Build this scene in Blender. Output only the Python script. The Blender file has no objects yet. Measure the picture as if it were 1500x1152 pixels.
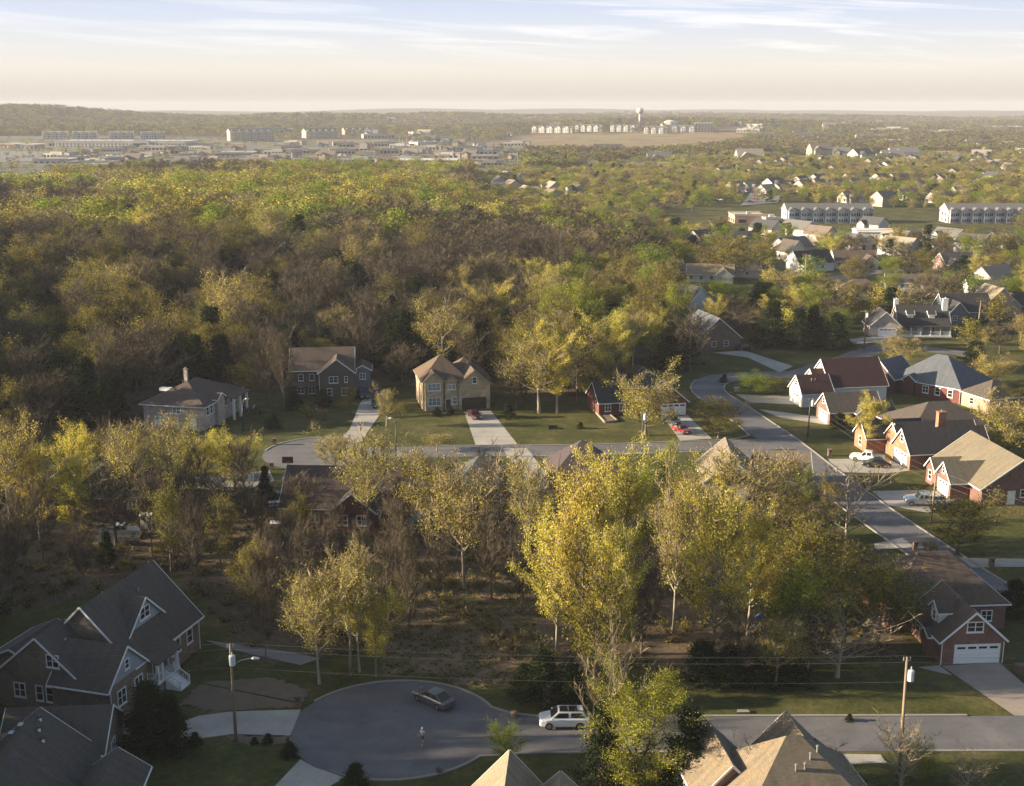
import bpy, math, random
from mathutils import Vector, Matrix
R = math.radians
rnd = random.Random(7)
S = bpy.context.scene
COL = S.collection
PI = math.pi

# ------------------------------------------------------------------ camera geometry
CAMZ = 60.0; FPX = 1750.0; PITCH = R(13.53)
def sm(a, b, x):
    t = max(0.0, min(1.0, (x-a)/(b-a))); return t*t*(3-2*t)
def gs(x, y, cx, cy, sx, sy):
    return math.exp(-((x-cx)/sx)**2-((y-cy)/sy)**2)
def hgt(X, Y):
    h = 6.0*sm(275, 390, Y)*(1-sm(520, 900, Y))*sm(-40, 110, -X)
    e = -(X+0.45*Y)
    h += 9.0*sm(12, 70, e)*(1-sm(130, 230, Y))*sm(20, 70, Y)
    h += 17.0*sm(14, 85, e)*sm(205, 260, Y)*(1-sm(370, 460, Y))
    if Y > 1300:
        k = sm(1300, 2600, Y)
        h += k*(40*gs(X,Y,-1330,3300,300,600)+27*gs(X,Y,-590,3500,260,500)+16*gs(X,Y,-1000,3900,260,400)
              +17*gs(X,Y,-250,4200,260,500)+17*gs(X,Y,350,4600,500,700)+14*gs(X,Y,900,5200,800,700)+10*gs(X,Y,420,2750,420,420)
              +28*gs(X,Y,-3500,8000,2200,1200)+30*gs(X,Y,1200,9000,1500,900)+30*gs(X,Y,3500,8200,900,900)+26*gs(X,Y,-600,8600,900,900))
        h += k*5*(math.sin(X*.004+Y*.0021)+math.sin(Y*.0052-X*.0023))
    return h
def ray(px, py):
    dx=(px-750)/FPX; dy=(576-py)/FPX
    return (dx, math.cos(PITCH)+dy*math.sin(PITCH), -math.sin(PITCH)+dy*math.cos(PITCH))
def at(px, py, z=0.0):
    """the point of the terrain (raised by z) seen at a pixel of the photograph"""
    d = ray(px, py); t = 60.0; step = 1.015
    while t < 16000:
        if CAMZ+d[2]*t < hgt(d[0]*t, d[1]*t)+z: break
        t *= step
    lo, hi = t/step, t
    for _ in range(30):
        m = (lo+hi)/2
        if CAMZ+d[2]*m < hgt(d[0]*m, d[1]*m)+z: hi = m
        else: lo = m
    return (d[0]*hi, d[1]*hi)
def row(x, y, z):
    zc=y*math.cos(PITCH)-(z-CAMZ)*math.sin(PITCH); yc=y*math.sin(PITCH)+(z-CAMZ)*math.cos(PITCH)
    return 576-FPX*yc/zc
def colpx(x, y, z):
    zc=y*math.cos(PITCH)-(z-CAMZ)*math.sin(PITCH); return 750+FPX*x/zc
def zat(X, Y, py):
    lo, hi = -20.0, 200.0
    for _ in range(50):
        m=(lo+hi)/2
        if row(X, Y, m) > py: lo=m
        else: hi=m
    return lo
def ppm(Y, z=0):
    return FPX/(Y*math.cos(PITCH)-(z-CAMZ)*math.sin(PITCH))

# ------------------------------------------------------------------ materials
def nmat(name):
    m = bpy.data.materials.new(name); m.use_nodes = True
    nt = m.node_tree; b = nt.nodes['Principled BSDF']
    return m, nt, b
def N(nt, t, **kw):
    n = nt.nodes.new(t)
    for k, v in kw.items():
        if hasattr(n, k): setattr(n, k, v)
        else: n.inputs[k].default_value = v
    return n
def L(nt, a, b): nt.links.new(a, b)
def c4(c): return (c[0], c[1], c[2], 1)
def ramp(nt, fac, stops, interp='LINEAR'):
    r = nt.nodes.new('ShaderNodeValToRGB'); r.color_ramp.interpolation = interp
    e = r.color_ramp.elements
    while len(e) < len(stops): e.new(0.5)
    for el, (p, c) in zip(e, stops): el.position = p; el.color = c4(c)
    L(nt, fac, r.inputs[0]); return r.outputs[0]
def mixc(nt, fac, a, b, mode='MIX'):
    m = nt.nodes.new('ShaderNodeMix'); m.data_type = 'RGBA'; m.blend_type = mode
    for sock, v in ((m.inputs[0], fac), (m.inputs[6], a), (m.inputs[7], b)):
        if isinstance(v, bpy.types.NodeSocket): L(nt, v, sock)
        else: sock.default_value = v if isinstance(v, float) else c4(v)
    return m.outputs[2]
def mathn(nt, op, a, b=0.0):
    m = nt.nodes.new('ShaderNodeMath'); m.operation = op
    for i, v in enumerate((a, b)):
        if isinstance(v, bpy.types.NodeSocket): L(nt, v, m.inputs[i])
        else: m.inputs[i].default_value = v
    return m.outputs[0]
def noise(nt, vec, scale, detail=3, rough=.55, dist=0.0):
    n = nt.nodes.new('ShaderNodeTexNoise'); n.inputs['Scale'].default_value = scale
    n.inputs['Detail'].default_value = detail; n.inputs['Roughness'].default_value = rough
    n.inputs['Distortion'].default_value = dist
    if vec is not None: L(nt, vec, n.inputs['Vector'])
    return n.outputs['Fac']
def pos(nt): return nt.nodes.new('ShaderNodeNewGeometry').outputs['Position']
def uv(nt): return nt.nodes.new('ShaderNodeTexCoord').outputs['UV']
def mul(c, k): return tuple(min(1, v*k) for v in c)

_cache = {}
def m_plain(name, col, rough=.6, metal=0.0, var=.12, scale=1.5):
    if name in _cache: return _cache[name]
    m, nt, b = nmat(name)
    f = noise(nt, pos(nt), scale, 4)
    L(nt, mixc(nt, f, mul(col, 1-var), mul(col, 1+var)), b.inputs['Base Color'])
    b.inputs['Roughness'].default_value = rough; b.inputs['Metallic'].default_value = metal
    _cache[name] = m; return m
def m_brick(name, c1, c2, mortar, sc=1.0, stone=False):
    if name in _cache: return _cache[name]
    m, nt, b = nmat(name); u = uv(nt)
    br = N(nt, 'ShaderNodeTexBrick'); L(nt, u, br.inputs['Vector'])
    br.inputs['Scale'].default_value = 1.0/sc
    br.inputs['Brick Width'].default_value = .9 if stone else .42
    br.inputs['Row Height'].default_value = .5 if stone else .14
    br.inputs['Mortar Size'].default_value = .03 if stone else .014
    br.inputs['Bias'].default_value = 0
    br.inputs['Color1'].default_value = c4(c1); br.inputs['Color2'].default_value = c4(c2); br.inputs['Mortar'].default_value = c4(mortar)
    n2 = noise(nt, pos(nt), .8, 5, .65); n3 = noise(nt, pos(nt), 5.0, 3)
    c = mixc(nt, ramp(nt, n2, [(.3, (.72, .72, .72)), (.7, (1.2, 1.15, 1.1))]), (0, 0, 0), br.outputs['Color'], 'MIX')
    k = nt.nodes.new('ShaderNodeMix'); k.data_type = 'RGBA'; k.blend_type = 'MULTIPLY'; k.inputs[0].default_value = 1
    L(nt, br.outputs['Color'], k.inputs[6]); L(nt, ramp(nt, n2, [(.3, (.7, .7, .72)), (.7, (1.25, 1.2, 1.15))]), k.inputs[7])
    k2 = mixc(nt, .6, k.outputs[2], ramp(nt, n3, [(.3, (.7, .7, .7)), (.7, (1.2, 1.2, 1.2))]), 'MULTIPLY')
    L(nt, k2, b.inputs['Base Color']); b.inputs['Roughness'].default_value = .9
    bp = N(nt, 'ShaderNodeBump', Strength=.4, Distance=.03); L(nt, br.outputs['Fac'], bp.inputs['Height']); bp.invert = True
    L(nt, bp.outputs[0], b.inputs['Normal']); _cache[name] = m; return m
def m_shingle(name, col, moss=0.0):
    if name in _cache: return _cache[name]
    m, nt, b = nmat(name); u = uv(nt)
    br = N(nt, 'ShaderNodeTexBrick'); L(nt, u, br.inputs['Vector'])
    br.inputs['Scale'].default_value = 1; br.inputs['Brick Width'].default_value = .34; br.inputs['Row Height'].default_value = .15
    br.inputs['Mortar Size'].default_value = .012
    br.inputs['Color1'].default_value = c4(mul(col, .86)); br.inputs['Color2'].default_value = c4(mul(col, 1.14)); br.inputs['Mortar'].default_value = c4(mul(col, .6))
    mp = N(nt, 'ShaderNodeMapping'); mp.inputs['Scale'].default_value = (1.6, .22, 1); L(nt, u, mp.inputs[0])
    st = noise(nt, mp.outputs[0], 1.0, 4, .6)
    c = mixc(nt, .8, br.outputs['Color'], ramp(nt, st, [(.3, (.7, .7, .72)), (.7, (1.25, 1.2, 1.15))]), 'MULTIPLY')
    bl = noise(nt, pos(nt), .5, 4, .6)
    c = mixc(nt, mathn(nt, 'MULTIPLY', ramp(nt, bl, [(.5, (0, 0, 0)), (.68, (1, 1, 1))]), .25+moss), c, (col[0]*1.3+.02, col[1]*.95+.01, col[2]*.6), 'MIX')
    L(nt, c, b.inputs['Base Color']); b.inputs['Roughness'].default_value = .92
    bp = N(nt, 'ShaderNodeBump', Strength=.5, Distance=.03); L(nt, br.outputs['Fac'], bp.inputs['Height']); bp.invert = True
    L(nt, bp.outputs[0], b.inputs['Normal']); _cache[name] = m; return m
def m_siding(name, col):
    if name in _cache: return _cache[name]
    m, nt, b = nmat(name)
    s = N(nt, 'ShaderNodeSeparateXYZ'); L(nt, uv(nt), s.inputs[0])
    fr = mathn(nt, 'FRACT', mathn(nt, 'MULTIPLY', s.outputs[1], 5.0))
    n2 = noise(nt, pos(nt), 1.2, 4)
    c = mixc(nt, fr, mul(col, .8), mul(col, 1.05)); c = mixc(nt, .5, c, ramp(nt, n2, [(.3, (.8, .8, .8)), (.7, (1.1, 1.1, 1.1))]), 'MULTIPLY')
    L(nt, c, b.inputs['Base Color']); b.inputs['Roughness'].default_value = .7
    bp = N(nt, 'ShaderNodeBump', Strength=.5, Distance=.03); L(nt, fr, bp.inputs['Height']); L(nt, bp.outputs[0], b.inputs['Normal'])
    _cache[name] = m; return m
def m_glass(name, col=(.02, .025, .03), rough=.08):
    if name in _cache: return _cache[name]
    m, nt, b = nmat(name); b.inputs['Base Color'].default_value = c4(col); b.inputs['Roughness'].default_value = rough
    b.inputs['Specular IOR Level'].default_value = .7; _cache[name] = m; return m
def m_paint(name, col, metal=.0):
    if name in _cache: return _cache[name]
    m, nt, b = nmat(name); f = noise(nt, pos(nt), 3.0, 4)
    L(nt, mixc(nt, f, mul(col, .9), mul(col, 1.06)), b.inputs['Base Color'])
    b.inputs['Roughness'].default_value = .32; b.inputs['Metallic'].default_value = metal
    b.inputs['Coat Weight'].default_value = .6; b.inputs['Coat Roughness'].default_value = .08
    _cache[name] = m; return m
def m_leaf(name, stops, spread=.5, trans=.5):
    m, nt, b = nmat(name); out = nt.nodes['Material Output']; nt.nodes.remove(b)
    oi = N(nt, 'ShaderNodeObjectInfo'); g = N(nt, 'ShaderNodeNewGeometry')
    f = mathn(nt, 'ADD', mathn(nt, 'MULTIPLY', oi.outputs['Random'], .75), mathn(nt, 'MULTIPLY', g.outputs['Random Per Island'], .25))
    col = ramp(nt, f, [(i/(len(stops)-1), c) for i, c in enumerate(stops)])
    k = mathn(nt, 'ADD', mathn(nt, 'MULTIPLY', g.outputs['Random Per Island'], spread*2), 1-spread)
    col = mixc(nt, 1.0, col, (1, 1, 1), 'MULTIPLY')
    vm = N(nt, 'ShaderNodeVectorMath', operation='SCALE'); L(nt, col, vm.inputs[0]); L(nt, k, vm.inputs['Scale'])
    d = N(nt, 'ShaderNodeBsdfDiffuse'); t = N(nt, 'ShaderNodeBsdfTranslucent'); mx = N(nt, 'ShaderNodeMixShader'); mx.inputs[0].default_value = trans
    L(nt, vm.outputs[0], d.inputs[0]); L(nt, vm.outputs[0], t.inputs[0]); L(nt, d.outputs[0], mx.inputs[1]); L(nt, t.outputs[0], mx.inputs[2])
    L(nt, mx.outputs[0], out.inputs[0]); return m
def m_bark(name, a, b_):
    m, nt, b = nmat(name)
    mp = N(nt, 'ShaderNodeMapping'); mp.inputs['Scale'].default_value = (3, 3, .6); L(nt, pos(nt), mp.inputs[0])
    oi = N(nt, 'ShaderNodeObjectInfo')
    f = mathn(nt, 'ADD', mathn(nt, 'MULTIPLY', noise(nt, mp.outputs[0], 1.2, 5, .7), .7), mathn(nt, 'MULTIPLY', oi.outputs['Random'], .3))
    L(nt, ramp(nt, f, [(.3, a), (.75, b_)]), b.inputs['Base Color']); b.inputs['Roughness'].default_value = .95
    return m

# ------------------------------------------------------------------ mesh builder
class MB:
    def __init__(s): s.v = []; s.f = []; s.mi = []; s.xf = None
    def vs(s, pts):
        i = len(s.v)
        if s.xf is not None: pts = [tuple(s.xf @ Vector(p)) for p in pts]
        s.v.extend(tuple(p) for p in pts); return i
    def face(s, pts, mi=0):
        i = s.vs(pts); s.f.append(tuple(range(i, i+len(pts)))); s.mi.append(mi)
    def box(s, x0, y0, z0, x1, y1, z1, mi=0):
        i = s.vs([(x0,y0,z0),(x1,y0,z0),(x1,y1,z0),(x0,y1,z0),(x0,y0,z1),(x1,y0,z1),(x1,y1,z1),(x0,y1,z1)])
        for q in ((0,3,2,1),(4,5,6,7),(0,1,5,4),(1,2,6,5),(2,3,7,6),(3,0,4,7)):
            s.f.append(tuple(i+k for k in q)); s.mi.append(mi)
    def prism(s, poly, d, mi=0):
        """extrude a 3D polygon by vector d"""
        n = len(poly); i = s.vs(list(poly)+[tuple(p[k]+d[k] for k in range(3)) for p in poly])
        s.f.append(tuple(i+k for k in range(n))[::-1]); s.mi.append(mi)
        s.f.append(tuple(i+n+k for k in range(n))); s.mi.append(mi)
        for k in range(n):
            s.f.append((i+k, i+(k+1)%n, i+n+(k+1)%n, i+n+k)); s.mi.append(mi)
    def tube(s, pts, rad, n=5, mi=0, cap=True):
        if not isinstance(rad, (list, tuple)): rad = [rad]*len(pts)
        P = [Vector(p) for p in pts]; rings = []
        for k, p in enumerate(P):
            d = (P[min(k+1, len(P)-1)]-P[max(k-1, 0)])
            if d.length < 1e-6: d = Vector((0, 0, 1))
            d.normalize(); a = d.orthogonal() if k == 0 else None
            if k == 0: u = a.normalized()
            else:
                u = (u - d*u.dot(d))
                u = u.normalized() if u.length > 1e-5 else d.orthogonal().normalized()
            w = d.cross(u)
            rings.append(s.vs([tuple(p+(u*math.cos(2*PI*j/n)+w*math.sin(2*PI*j/n))*rad[k]) for j in range(n)]))
        for a, b in zip(rings, rings[1:]):
            for j in range(n):
                s.f.append((a+j, a+(j+1)%n, b+(j+1)%n, b+j)); s.mi.append(mi)
        if cap:
            s.f.append(tuple(rings[0]+j for j in range(n))[::-1]); s.mi.append(mi)
            s.f.append(tuple(rings[-1]+j for j in range(n))); s.mi.append(mi)
    def bar(s, a, b, w, h, mi=0):
        """rectangular bar from a to b"""
        a = Vector(a); b = Vector(b); d = (b-a).normalized()
        sd = d.cross(Vector((0, 0, 1)))
        sd = sd.normalized() if sd.length > 1e-4 else Vector((1, 0, 0))
        up = sd.cross(d)
        q = [a+sd*w/2-up*h/2, a+sd*w/2+up*h/2, a-sd*w/2+up*h/2, a-sd*w/2-up*h/2]
        s.prism([tuple(p) for p in q], tuple(b-a), mi)
    def mesh(s, name, mats, smooth=False, uvs=False):
        me = bpy.data.meshes.new(name); me.from_pydata(s.v, [], s.f)
        for m in (mats if isinstance(mats, (list, tuple)) else [mats]): me.materials.append(m)
        if any(s.mi): me.polygons.foreach_set('material_index', s.mi)
        if smooth: me.polygons.foreach_set('use_smooth', [True]*len(s.f))
        if uvs:
            ul = me.uv_layers.new(name='UVMap'); data = []
            for p in me.polygons:
                n = p.normal
                if abs(n.z) > .96: t = Vector((1, 0, 0)); bt = Vector((0, 1, 0))
                else:
                    t = Vector((0, 0, 1)).cross(n).normalized(); bt = n.cross(t)
                for vi in p.vertices:
                    co = me.vertices[vi].co; data += [co.dot(t), co.dot(bt)]
            ul.data.foreach_set('uv', data)
        me.update(); return me
    def build(s, name, mats, parent=None, smooth=False, uvs=False):
        return link(name, s.mesh(name, mats, smooth, uvs), parent)
def link(name, data, parent=None, loc=None, rz=0.0, scale=None):
    o = bpy.data.objects.new(name, data); COL.objects.link(o)
    if parent is not None: o.parent = parent
    if loc is not None: o.location = loc
    if rz: o.rotation_euler = (0, 0, rz)
    if scale is not None: o.scale = scale
    return o
def tag(o, label=None, cat=None, group=None, kind=None):
    if label: o['label'] = label
    if cat: o['category'] = cat
    if group: o['group'] = group
    if kind: o['kind'] = kind
    return o
def thing(name, label, cat, loc=(0, 0, 0), rz=0.0, group=None):
    o = link(name, None, None, loc, rz); o.empty_display_size = .2
    return tag(o, label, cat, group)
KIDS = {}
def copy_tree(o, parent=None):
    c = o.copy(); COL.objects.link(c)
    if parent is not None: c.parent = parent
    for ch in o.children: copy_tree(ch, c)
    return c
# ------------------------------------------------------------------ house kit
WHITE = m_plain('white_trim', (.72, .72, .70), .5, var=.05)
GLASS = m_glass('window_glass')
GLASSL = m_glass('pale_window_glass', (.16, .2, .2), .15)
DOORW = m_plain('garage_white', (.74, .74, .73), .45, var=.04)
DARK = m_plain('dark_metal', (.02, .02, .022), .5)
CONC = m_plain('concrete', (.26, .24, .21), .9, var=.2, scale=.9)
STEEL = m_plain('galvanised', (.42, .43, .44), .4, .6)
FOOT = []          # (x, y, r) kept clear of trees
class Blk:
    def __init__(s, kind, x0, x1, y0, y1, eave, pitch, z0=0.0, oh=.4, wm=0, wb=None):
        s.k=kind; s.x0=x0; s.x1=x1; s.y0=y0; s.y1=y1; s.e=eave; s.p=math.tan(R(pitch)); s.z0=z0; s.oh=oh; s.wm=wm; s.wb=wm if wb is None else wb
        s.r = eave + s.p*((y1-y0)/2 if kind[1] == 'x' else (x1-x0)/2)
def wall_blk(mb, b):
    x0, x1, y0, y1, e, z0 = b.x0, b.x1, b.y0, b.y1, b.e, b.z0
    mb.box(x0, y0, z0, x1, y1, e, b.wb)
    if b.k == 'gx':
        ym = (y0+y1)/2; i = b.wm
        mb.prism([(x0, y0, e), (x0, ym, b.r-.02), (x0, y1, e)], (x1-x0, 0, 0), i)
    elif b.k == 'gy':
        xm = (x0+x1)/2
        mb.prism([(x0, y0, e), (x1, y0, e), (xm, y0, b.r-.02)], (0, y1-y0, 0), b.wm)
def roof_blk(mb, tr, b):
    x0, x1, y0, y1, e, o, p = b.x0, b.x1, b.y0, b.y1, b.e+.04, b.oh, b.p
    t = .16; g = .25
    if b.k in ('gx', 'gy'):
        if b.k == 'gx':
            ym = (y0+y1)/2; q = lambda u, v, z: (u, v, z); a0, a1, c0, c1, cm = x0-g, x1+g, y0-o, y1+o, ym
        else:
            xm = (x0+x1)/2; q = lambda u, v, z: (v, u, z); a0, a1, c0, c1, cm = y0-g, y1+g, x0-o, x1+o, xm
        ze = e-o*p; zr = b.r+.04
        mb.prism([q(a0, c0, ze), q(a0, cm, zr), q(a0, c1, ze), q(a0, c1, ze+t), q(a0, cm, zr+t), q(a0, c0, ze+t)], tuple(Vector(q(a1, 0, 0))-Vector(q(a0, 0, 0))))
        for s_, c in ((-1, c0), (1, c1)):                       # gutters and rake boards
            tr.bar(q(a0-.03, c+s_*.07, ze+.05), q(a1+.03, c+s_*.07, ze+.05), .1, .15)
            for a, d in ((a0, -.045), (a1, .045)):
                tr.bar(q(a+d, c, ze+.05), q(a+d, cm, zr+.05), .06, .2)
    else:
        X0, X1, Y0, Y1 = x0-o, x1+o, y0-o, y1+o; ze = e-o*p
        if b.k == 'hx':
            w = min((Y1-Y0)/2, (X1-X0)/2-.05); zr = ze+p*(Y1-Y0)/2; ym = (Y0+Y1)/2
            A, B = (X0+w, ym, zr), (X1-w, ym, zr)
            P = [(X0,Y0,ze),(X1,Y0,ze),(X1,Y1,ze),(X0,Y1,ze)]
            fs = [[P[0],P[1],B,A],[P[1],P[2],B],[P[2],P[3],A,B],[P[3],P[0],A]]
        else:
            w = min((X1-X0)/2, (Y1-Y0)/2-.05); zr = ze+p*(X1-X0)/2; xm = (X0+X1)/2
            A, B = (xm, Y0+w, zr), (xm, Y1-w, zr)
            P = [(X0,Y0,ze),(X1,Y0,ze),(X1,Y1,ze),(X0,Y1,ze)]
            fs = [[P[0],P[1],A],[P[1],P[2],B,A],[P[2],P[3],B],[P[3],P[0],A,B]]
        for f in fs: mb.face(f)
        mb.face([(a[0], a[1], a[2]-.001) for a in P[::-1]])
        for a, c in ((0, 1), (1, 2), (2, 3), (3, 0)):
            tr.bar((P[a][0], P[a][1], ze-.06), (P[c][0], P[c][1], ze-.06), .11, .15)
def on_face(b, side, u, z):
    """frame on a wall of a block: origin, right vector, outward normal"""
    if side == 'f': return Vector((b.x0+u, b.y0, z)), Vector((1, 0, 0)), Vector((0, -1, 0))
    if side == 'b': return Vector((b.x1-u, b.y1, z)), Vector((-1, 0, 0)), Vector((0, 1, 0))
    if side == 'l': return Vector((b.x0, b.y1-u, z)), Vector((0, -1, 0)), Vector((-1, 0, 0))
    return Vector((b.x1, b.y0+u, z)), Vector((0, 1, 0)), Vector((1, 0, 0))
def obox(mb, o, r, n, u0, z0, u1, z1, d0, d1, mi=0):
    q = [o+r*u0+n*d0+Vector((0,0,z0)), o+r*u1+n*d0+Vector((0,0,z0)), o+r*u1+n*d0+Vector((0,0,z1)), o+r*u0+n*d0+Vector((0,0,z1))]
    mb.prism([tuple(p) for p in q], tuple(n*(d1-d0)), mi)
def window(par, b, side, u, z, w, h, nx=1, frame=WHITE, glass=None, sill=True):
    o, r, n = on_face(b, side, u, z)
    m = MB(); t = .11
    for a in ((0, 0, w, t), (0, h-t, w, h), (0, t, t, h-t), (w-t, t, w, h-t)): obox(m, o, r, n, *a, -.02, .07)
    for k in range(1, nx+1):
        if k < nx: obox(m, o, r, n, w*k/nx-.05, t, w*k/nx+.05, h-t, -.02, .065)
    obox(m, o, r, n, t, h*.5-.03, w-t, h*.5+.03, -.02, .05)
    if sill: obox(m, o, r, n, -.06, -.1, w+.06, -.003, -.02, .1)
    f = m.build('window', frame, par)
    g = MB(); obox(g, o, r, n, t, t, w-t, h-t, -.02, .025); g.build('pane', glass or GLASS, f)
def garage(par, b, side, u, w, h, mat=DOORW, z=0.05, lites=True):
    o, r, n = on_face(b, side, u, z); m = MB()
    for k in range(4):
        z0 = h*k/4; obox(m, o, r, n, 0, z0+.012, w, z0+h/4-.012, .0, .06)
        c = max(2, round(w/1.2))
        for j in range(c): obox(m, o, r, n, w*j/c+.1, z0+.1, w*(j+1)/c-.1, z0+h/4-.1, .06, .075)
    d = m.build('garage_door', mat, par)
    f = MB()
    for a in ((-.15, 0, -.005, h+.15), (w+.005, 0, w+.15, h+.15), (-.005, h+.005, w+.005, h+.15)): obox(f, o, r, n, *a, -.02, .09)
    f.build('door_frame', WHITE if mat is DOORW else DARK, d)
    if lites:
        g = MB(); c = max(2, round(w/1.2))
        for j in range(c): obox(g, o, r, n, w*j/c+.15, h*.75+.14, w*(j+1)/c-.15, h-.14, .07, .085)
        g.build('door_light', GLASS, d)
def door(par, b, side, u, mat=None, w=1.0, h=2.1, z=.1):
    o, r, n = on_face(b, side, u, z); m = MB(); obox(m, o, r, n, 0, 0, w, h, -.02, .04)
    for a in ((.15, .15, w-.15, h*.45), (.15, h*.5, w-.15, h-.15)): obox(m, o, r, n, *a, .04, .055)
    d = m.build('door', mat or DOORW, par)
    f = MB()
    for a in ((-.12, 0, -.003, h+.12), (w+.003, 0, w+.12, h+.12), (-.003, h+.003, w+.003, h+.12)): obox(f, o, r, n, *a, -.02, .07)
    f.build('door_frame', WHITE, d)
    k = MB(); obox(k, o, r, n, w-.14, h*.45, w-.07, h*.49, .04, .12); k.build('handle', STEEL, d)
def downpipe(mb, x, y, e): mb.tube([(x, y, 0), (x, y, e-.2)], .05, 6)
def house(name, label, loc, rz, blks, wallm, roofm, trim=WHITE, chim=(), pipes=(), group=None, cat='house', z=0.0, r=None, vents=0):
    t = thing(name, label, cat, (loc[0], loc[1], hgt(*loc)+z), R(rz), group)
    w = MB(); rf = MB(); tr = MB()
    for b in blks: wall_blk(w, b); roof_blk(rf, tr, b)
    for p in pipes: downpipe(tr, *p)
    w.build('wall', wallm, t, uvs=True); ro = rf.build('roof', roofm, t, uvs=True); tr.build('roof_trim', trim, t)
    for c in chim:
        m = MB(); x, y, z1, s, mat = c; m.box(x-s, y-s*.7, 0, x+s, y+s*.7, z1); m.box(x-s-.08, y-s*.7-.08, z1, x+s+.08, y+s*.7+.08, z1+.18)
        m.tube([(x, y, z1+.18), (x, y, z1+.5)], .14, 6); m.build('chimney', mat, t, uvs=True)
    if vents:
        b = blks[0]; rr = random.Random(len(label)+vents)
        for k in range(vents):
            m = MB()
            if b.k[1] == 'x':
                x = b.x0+(b.x1-b.x0)*rr.uniform(.3, .7); y = b.y0+(b.y1-b.y0)*rr.uniform(.22, .42); zz = b.e+(y-b.y0)*b.p
            else:
                y = b.y0+(b.y1-b.y0)*rr.uniform(.25, .6); x = b.x0+(b.x1-b.x0)*rr.uniform(.2, .42); zz = b.e+(x-b.x0)*b.p
            m.tube([(x, y, zz-.1), (x, y, zz+.55)], .07, 6); m.tube([(x, y, zz+.551), (x, y, zz+.65)], .12, 6); m.build('roof_vent', STEEL, ro)
    c = math.cos(R(rz)); s = math.sin(R(rz))
    for b in blks:
        nx = max(1, round((b.x1-b.x0)/4)); ny = max(1, round((b.y1-b.y0)/4))
        for i in range(nx+1):
            for j in range(ny+1):
                x = b.x0+(b.x1-b.x0)*i/nx; y = b.y0+(b.y1-b.y0)*j/ny
                FOOT.append((loc[0]+x*c-y*s, loc[1]+x*s+y*c, 3.4))
    if loc[1] > 225 and loc[0] > 15:
        for b in blks[:1]:
            x = loc[0]+(b.x0+b.x1)/2*c-(b.y0+b.y1)/2*s; y = loc[1]+(b.x0+b.x1)/2*s+(b.y0+b.y1)/2*c
            for q in (11, 19): FOOT.append((x*(1-q/y), y-q, (b.x1-b.x0)*.32))
    if 160 < loc[1] < 200 and loc[0] < 15:
        for b in blks:
            x = loc[0]+(b.x0+b.x1)/2; y = loc[1]
            for q in (4, 9): FOOT.append((x*(1-q/y), y-q, 4.5))
    return t
BR_RED = m_brick('red_brick', (.2, .075, .055), (.14, .055, .045), (.25, .21, .19))
BR_DK = m_brick('dark_red_brick', (.17, .035, .03), (.11, .028, .026), (.16, .12, .11))
BR_BRN = m_brick('brown_brick', (.19, .1, .075), (.13, .075, .06), (.22, .2, .18))
BR_ORG = m_brick('orange_brick', (.36, .15, .07), (.28, .11, .06), (.33, .27, .22))
BR_PALE = m_brick('pale_brick', (.48, .38, .33), (.36, .29, .26), (.5, .46, .42))
BR_GREY = m_brick('grey_brown_brick', (.2, .155, .12), (.15, .118, .093), (.21, .18, .15))
STONE = m_brick('buff_stone', (.5, .4, .26), (.36, .28, .17), (.44, .38, .3), stone=True)
SH_GREY = m_shingle('grey_shingle', (.088, .075, .064)); SH_DK = m_shingle('charcoal_shingle', (.036, .036, .042))
SH_BRN = m_shingle('brown_shingle', (.11, .08, .062)); SH_TAN = m_shingle('tan_shingle', (.24, .2, .14))
SH_RED = m_shingle('oxblood_shingle', (.05, .017, .018)); SH_BLUE = m_shingle('blue_grey_shingle', (.1, .115, .14))
SH_MOT = m_shingle('mottled_shingle', (.1, .075, .06), moss=.35)
SD_WHITE = m_siding('white_siding', (.72, .71, .69)); SD_BLUE = m_siding('slate_blue_siding', (.13, .16, .2)); SD_GREY = m_siding('blue_grey_siding', (.3, .34, .38))
SD_CREAM = m_siding('cream_siding', (.6, .54, .42)); SD_DARK = m_siding('dark_olive_siding', (.1, .085, .064)); SD_PINK = m_siding('blush_siding', (.5, .38, .33))

# ------------------------------------------------------------------ the near houses
# A: big grey-brown house, left foreground
g = Blk
A0 = g('gx', 5.6, 18.6, 0, 11, 4.3, 45, oh=.55); A1 = g('gx', 1.2, 5.55, 2.4, 13.2, 3.5, 40); A2 = g('gy', .6, 7.2, -.6, 6, 3.9, 43, wm=1, wb=0)
A3 = g('gy', 7.9, 14.3, 1.75, 6.5, 6.05, 43, z0=5.9, wm=1, oh=.3); A4 = g('gx', 4.5, 12, 11.05, 16.5, 3.3, 24)
A = house('gable_house', 'large dark grey-brown house with blue-grey gables and white porch stairs by the nearest cul-de-sac', (-40.6, 107.4), 74,
          [A0, A1, A2, A3, A4], [BR_GREY, SD_GREY], SH_GREY, pipes=[(18.5, -.1, 4.2), (.7, -.75, 3.8), (1.2, 13.5, 3.4)], vents=2)
window(A, A3, 'f', 2.2, 6.75, 1.9, 1.35, 2); window(A, A2, 'f', 2.9, 4.6, .8, 1.1, 1)
window(A, A0, 'f', 7.2, 1.6, 1.9, 1.7, 2); window(A, A0, 'f', 10.4, 1.6, 1.2, 1.7, 1)
window(A, A2, 'f', 1.3, 1.3, 1.5, 1.7, 2); window(A, A2, 'f', 4.3, 1.3, 1.5, 1.7, 2)
window(A, A1, 'l', 6.4, 5.1, 1.5, 1.4, 2); window(A, A1, 'l', 6.0, 1.2, .9, 1.7); window(A, A1, 'l', 4.8, 1.2, .9, 1.7)
garage(A, A1, 'l', 7.6, 3.0, 2.2); window(A, A1, 'l', 2.2, 1.3, 1.4, 1.6, 2)
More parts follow.
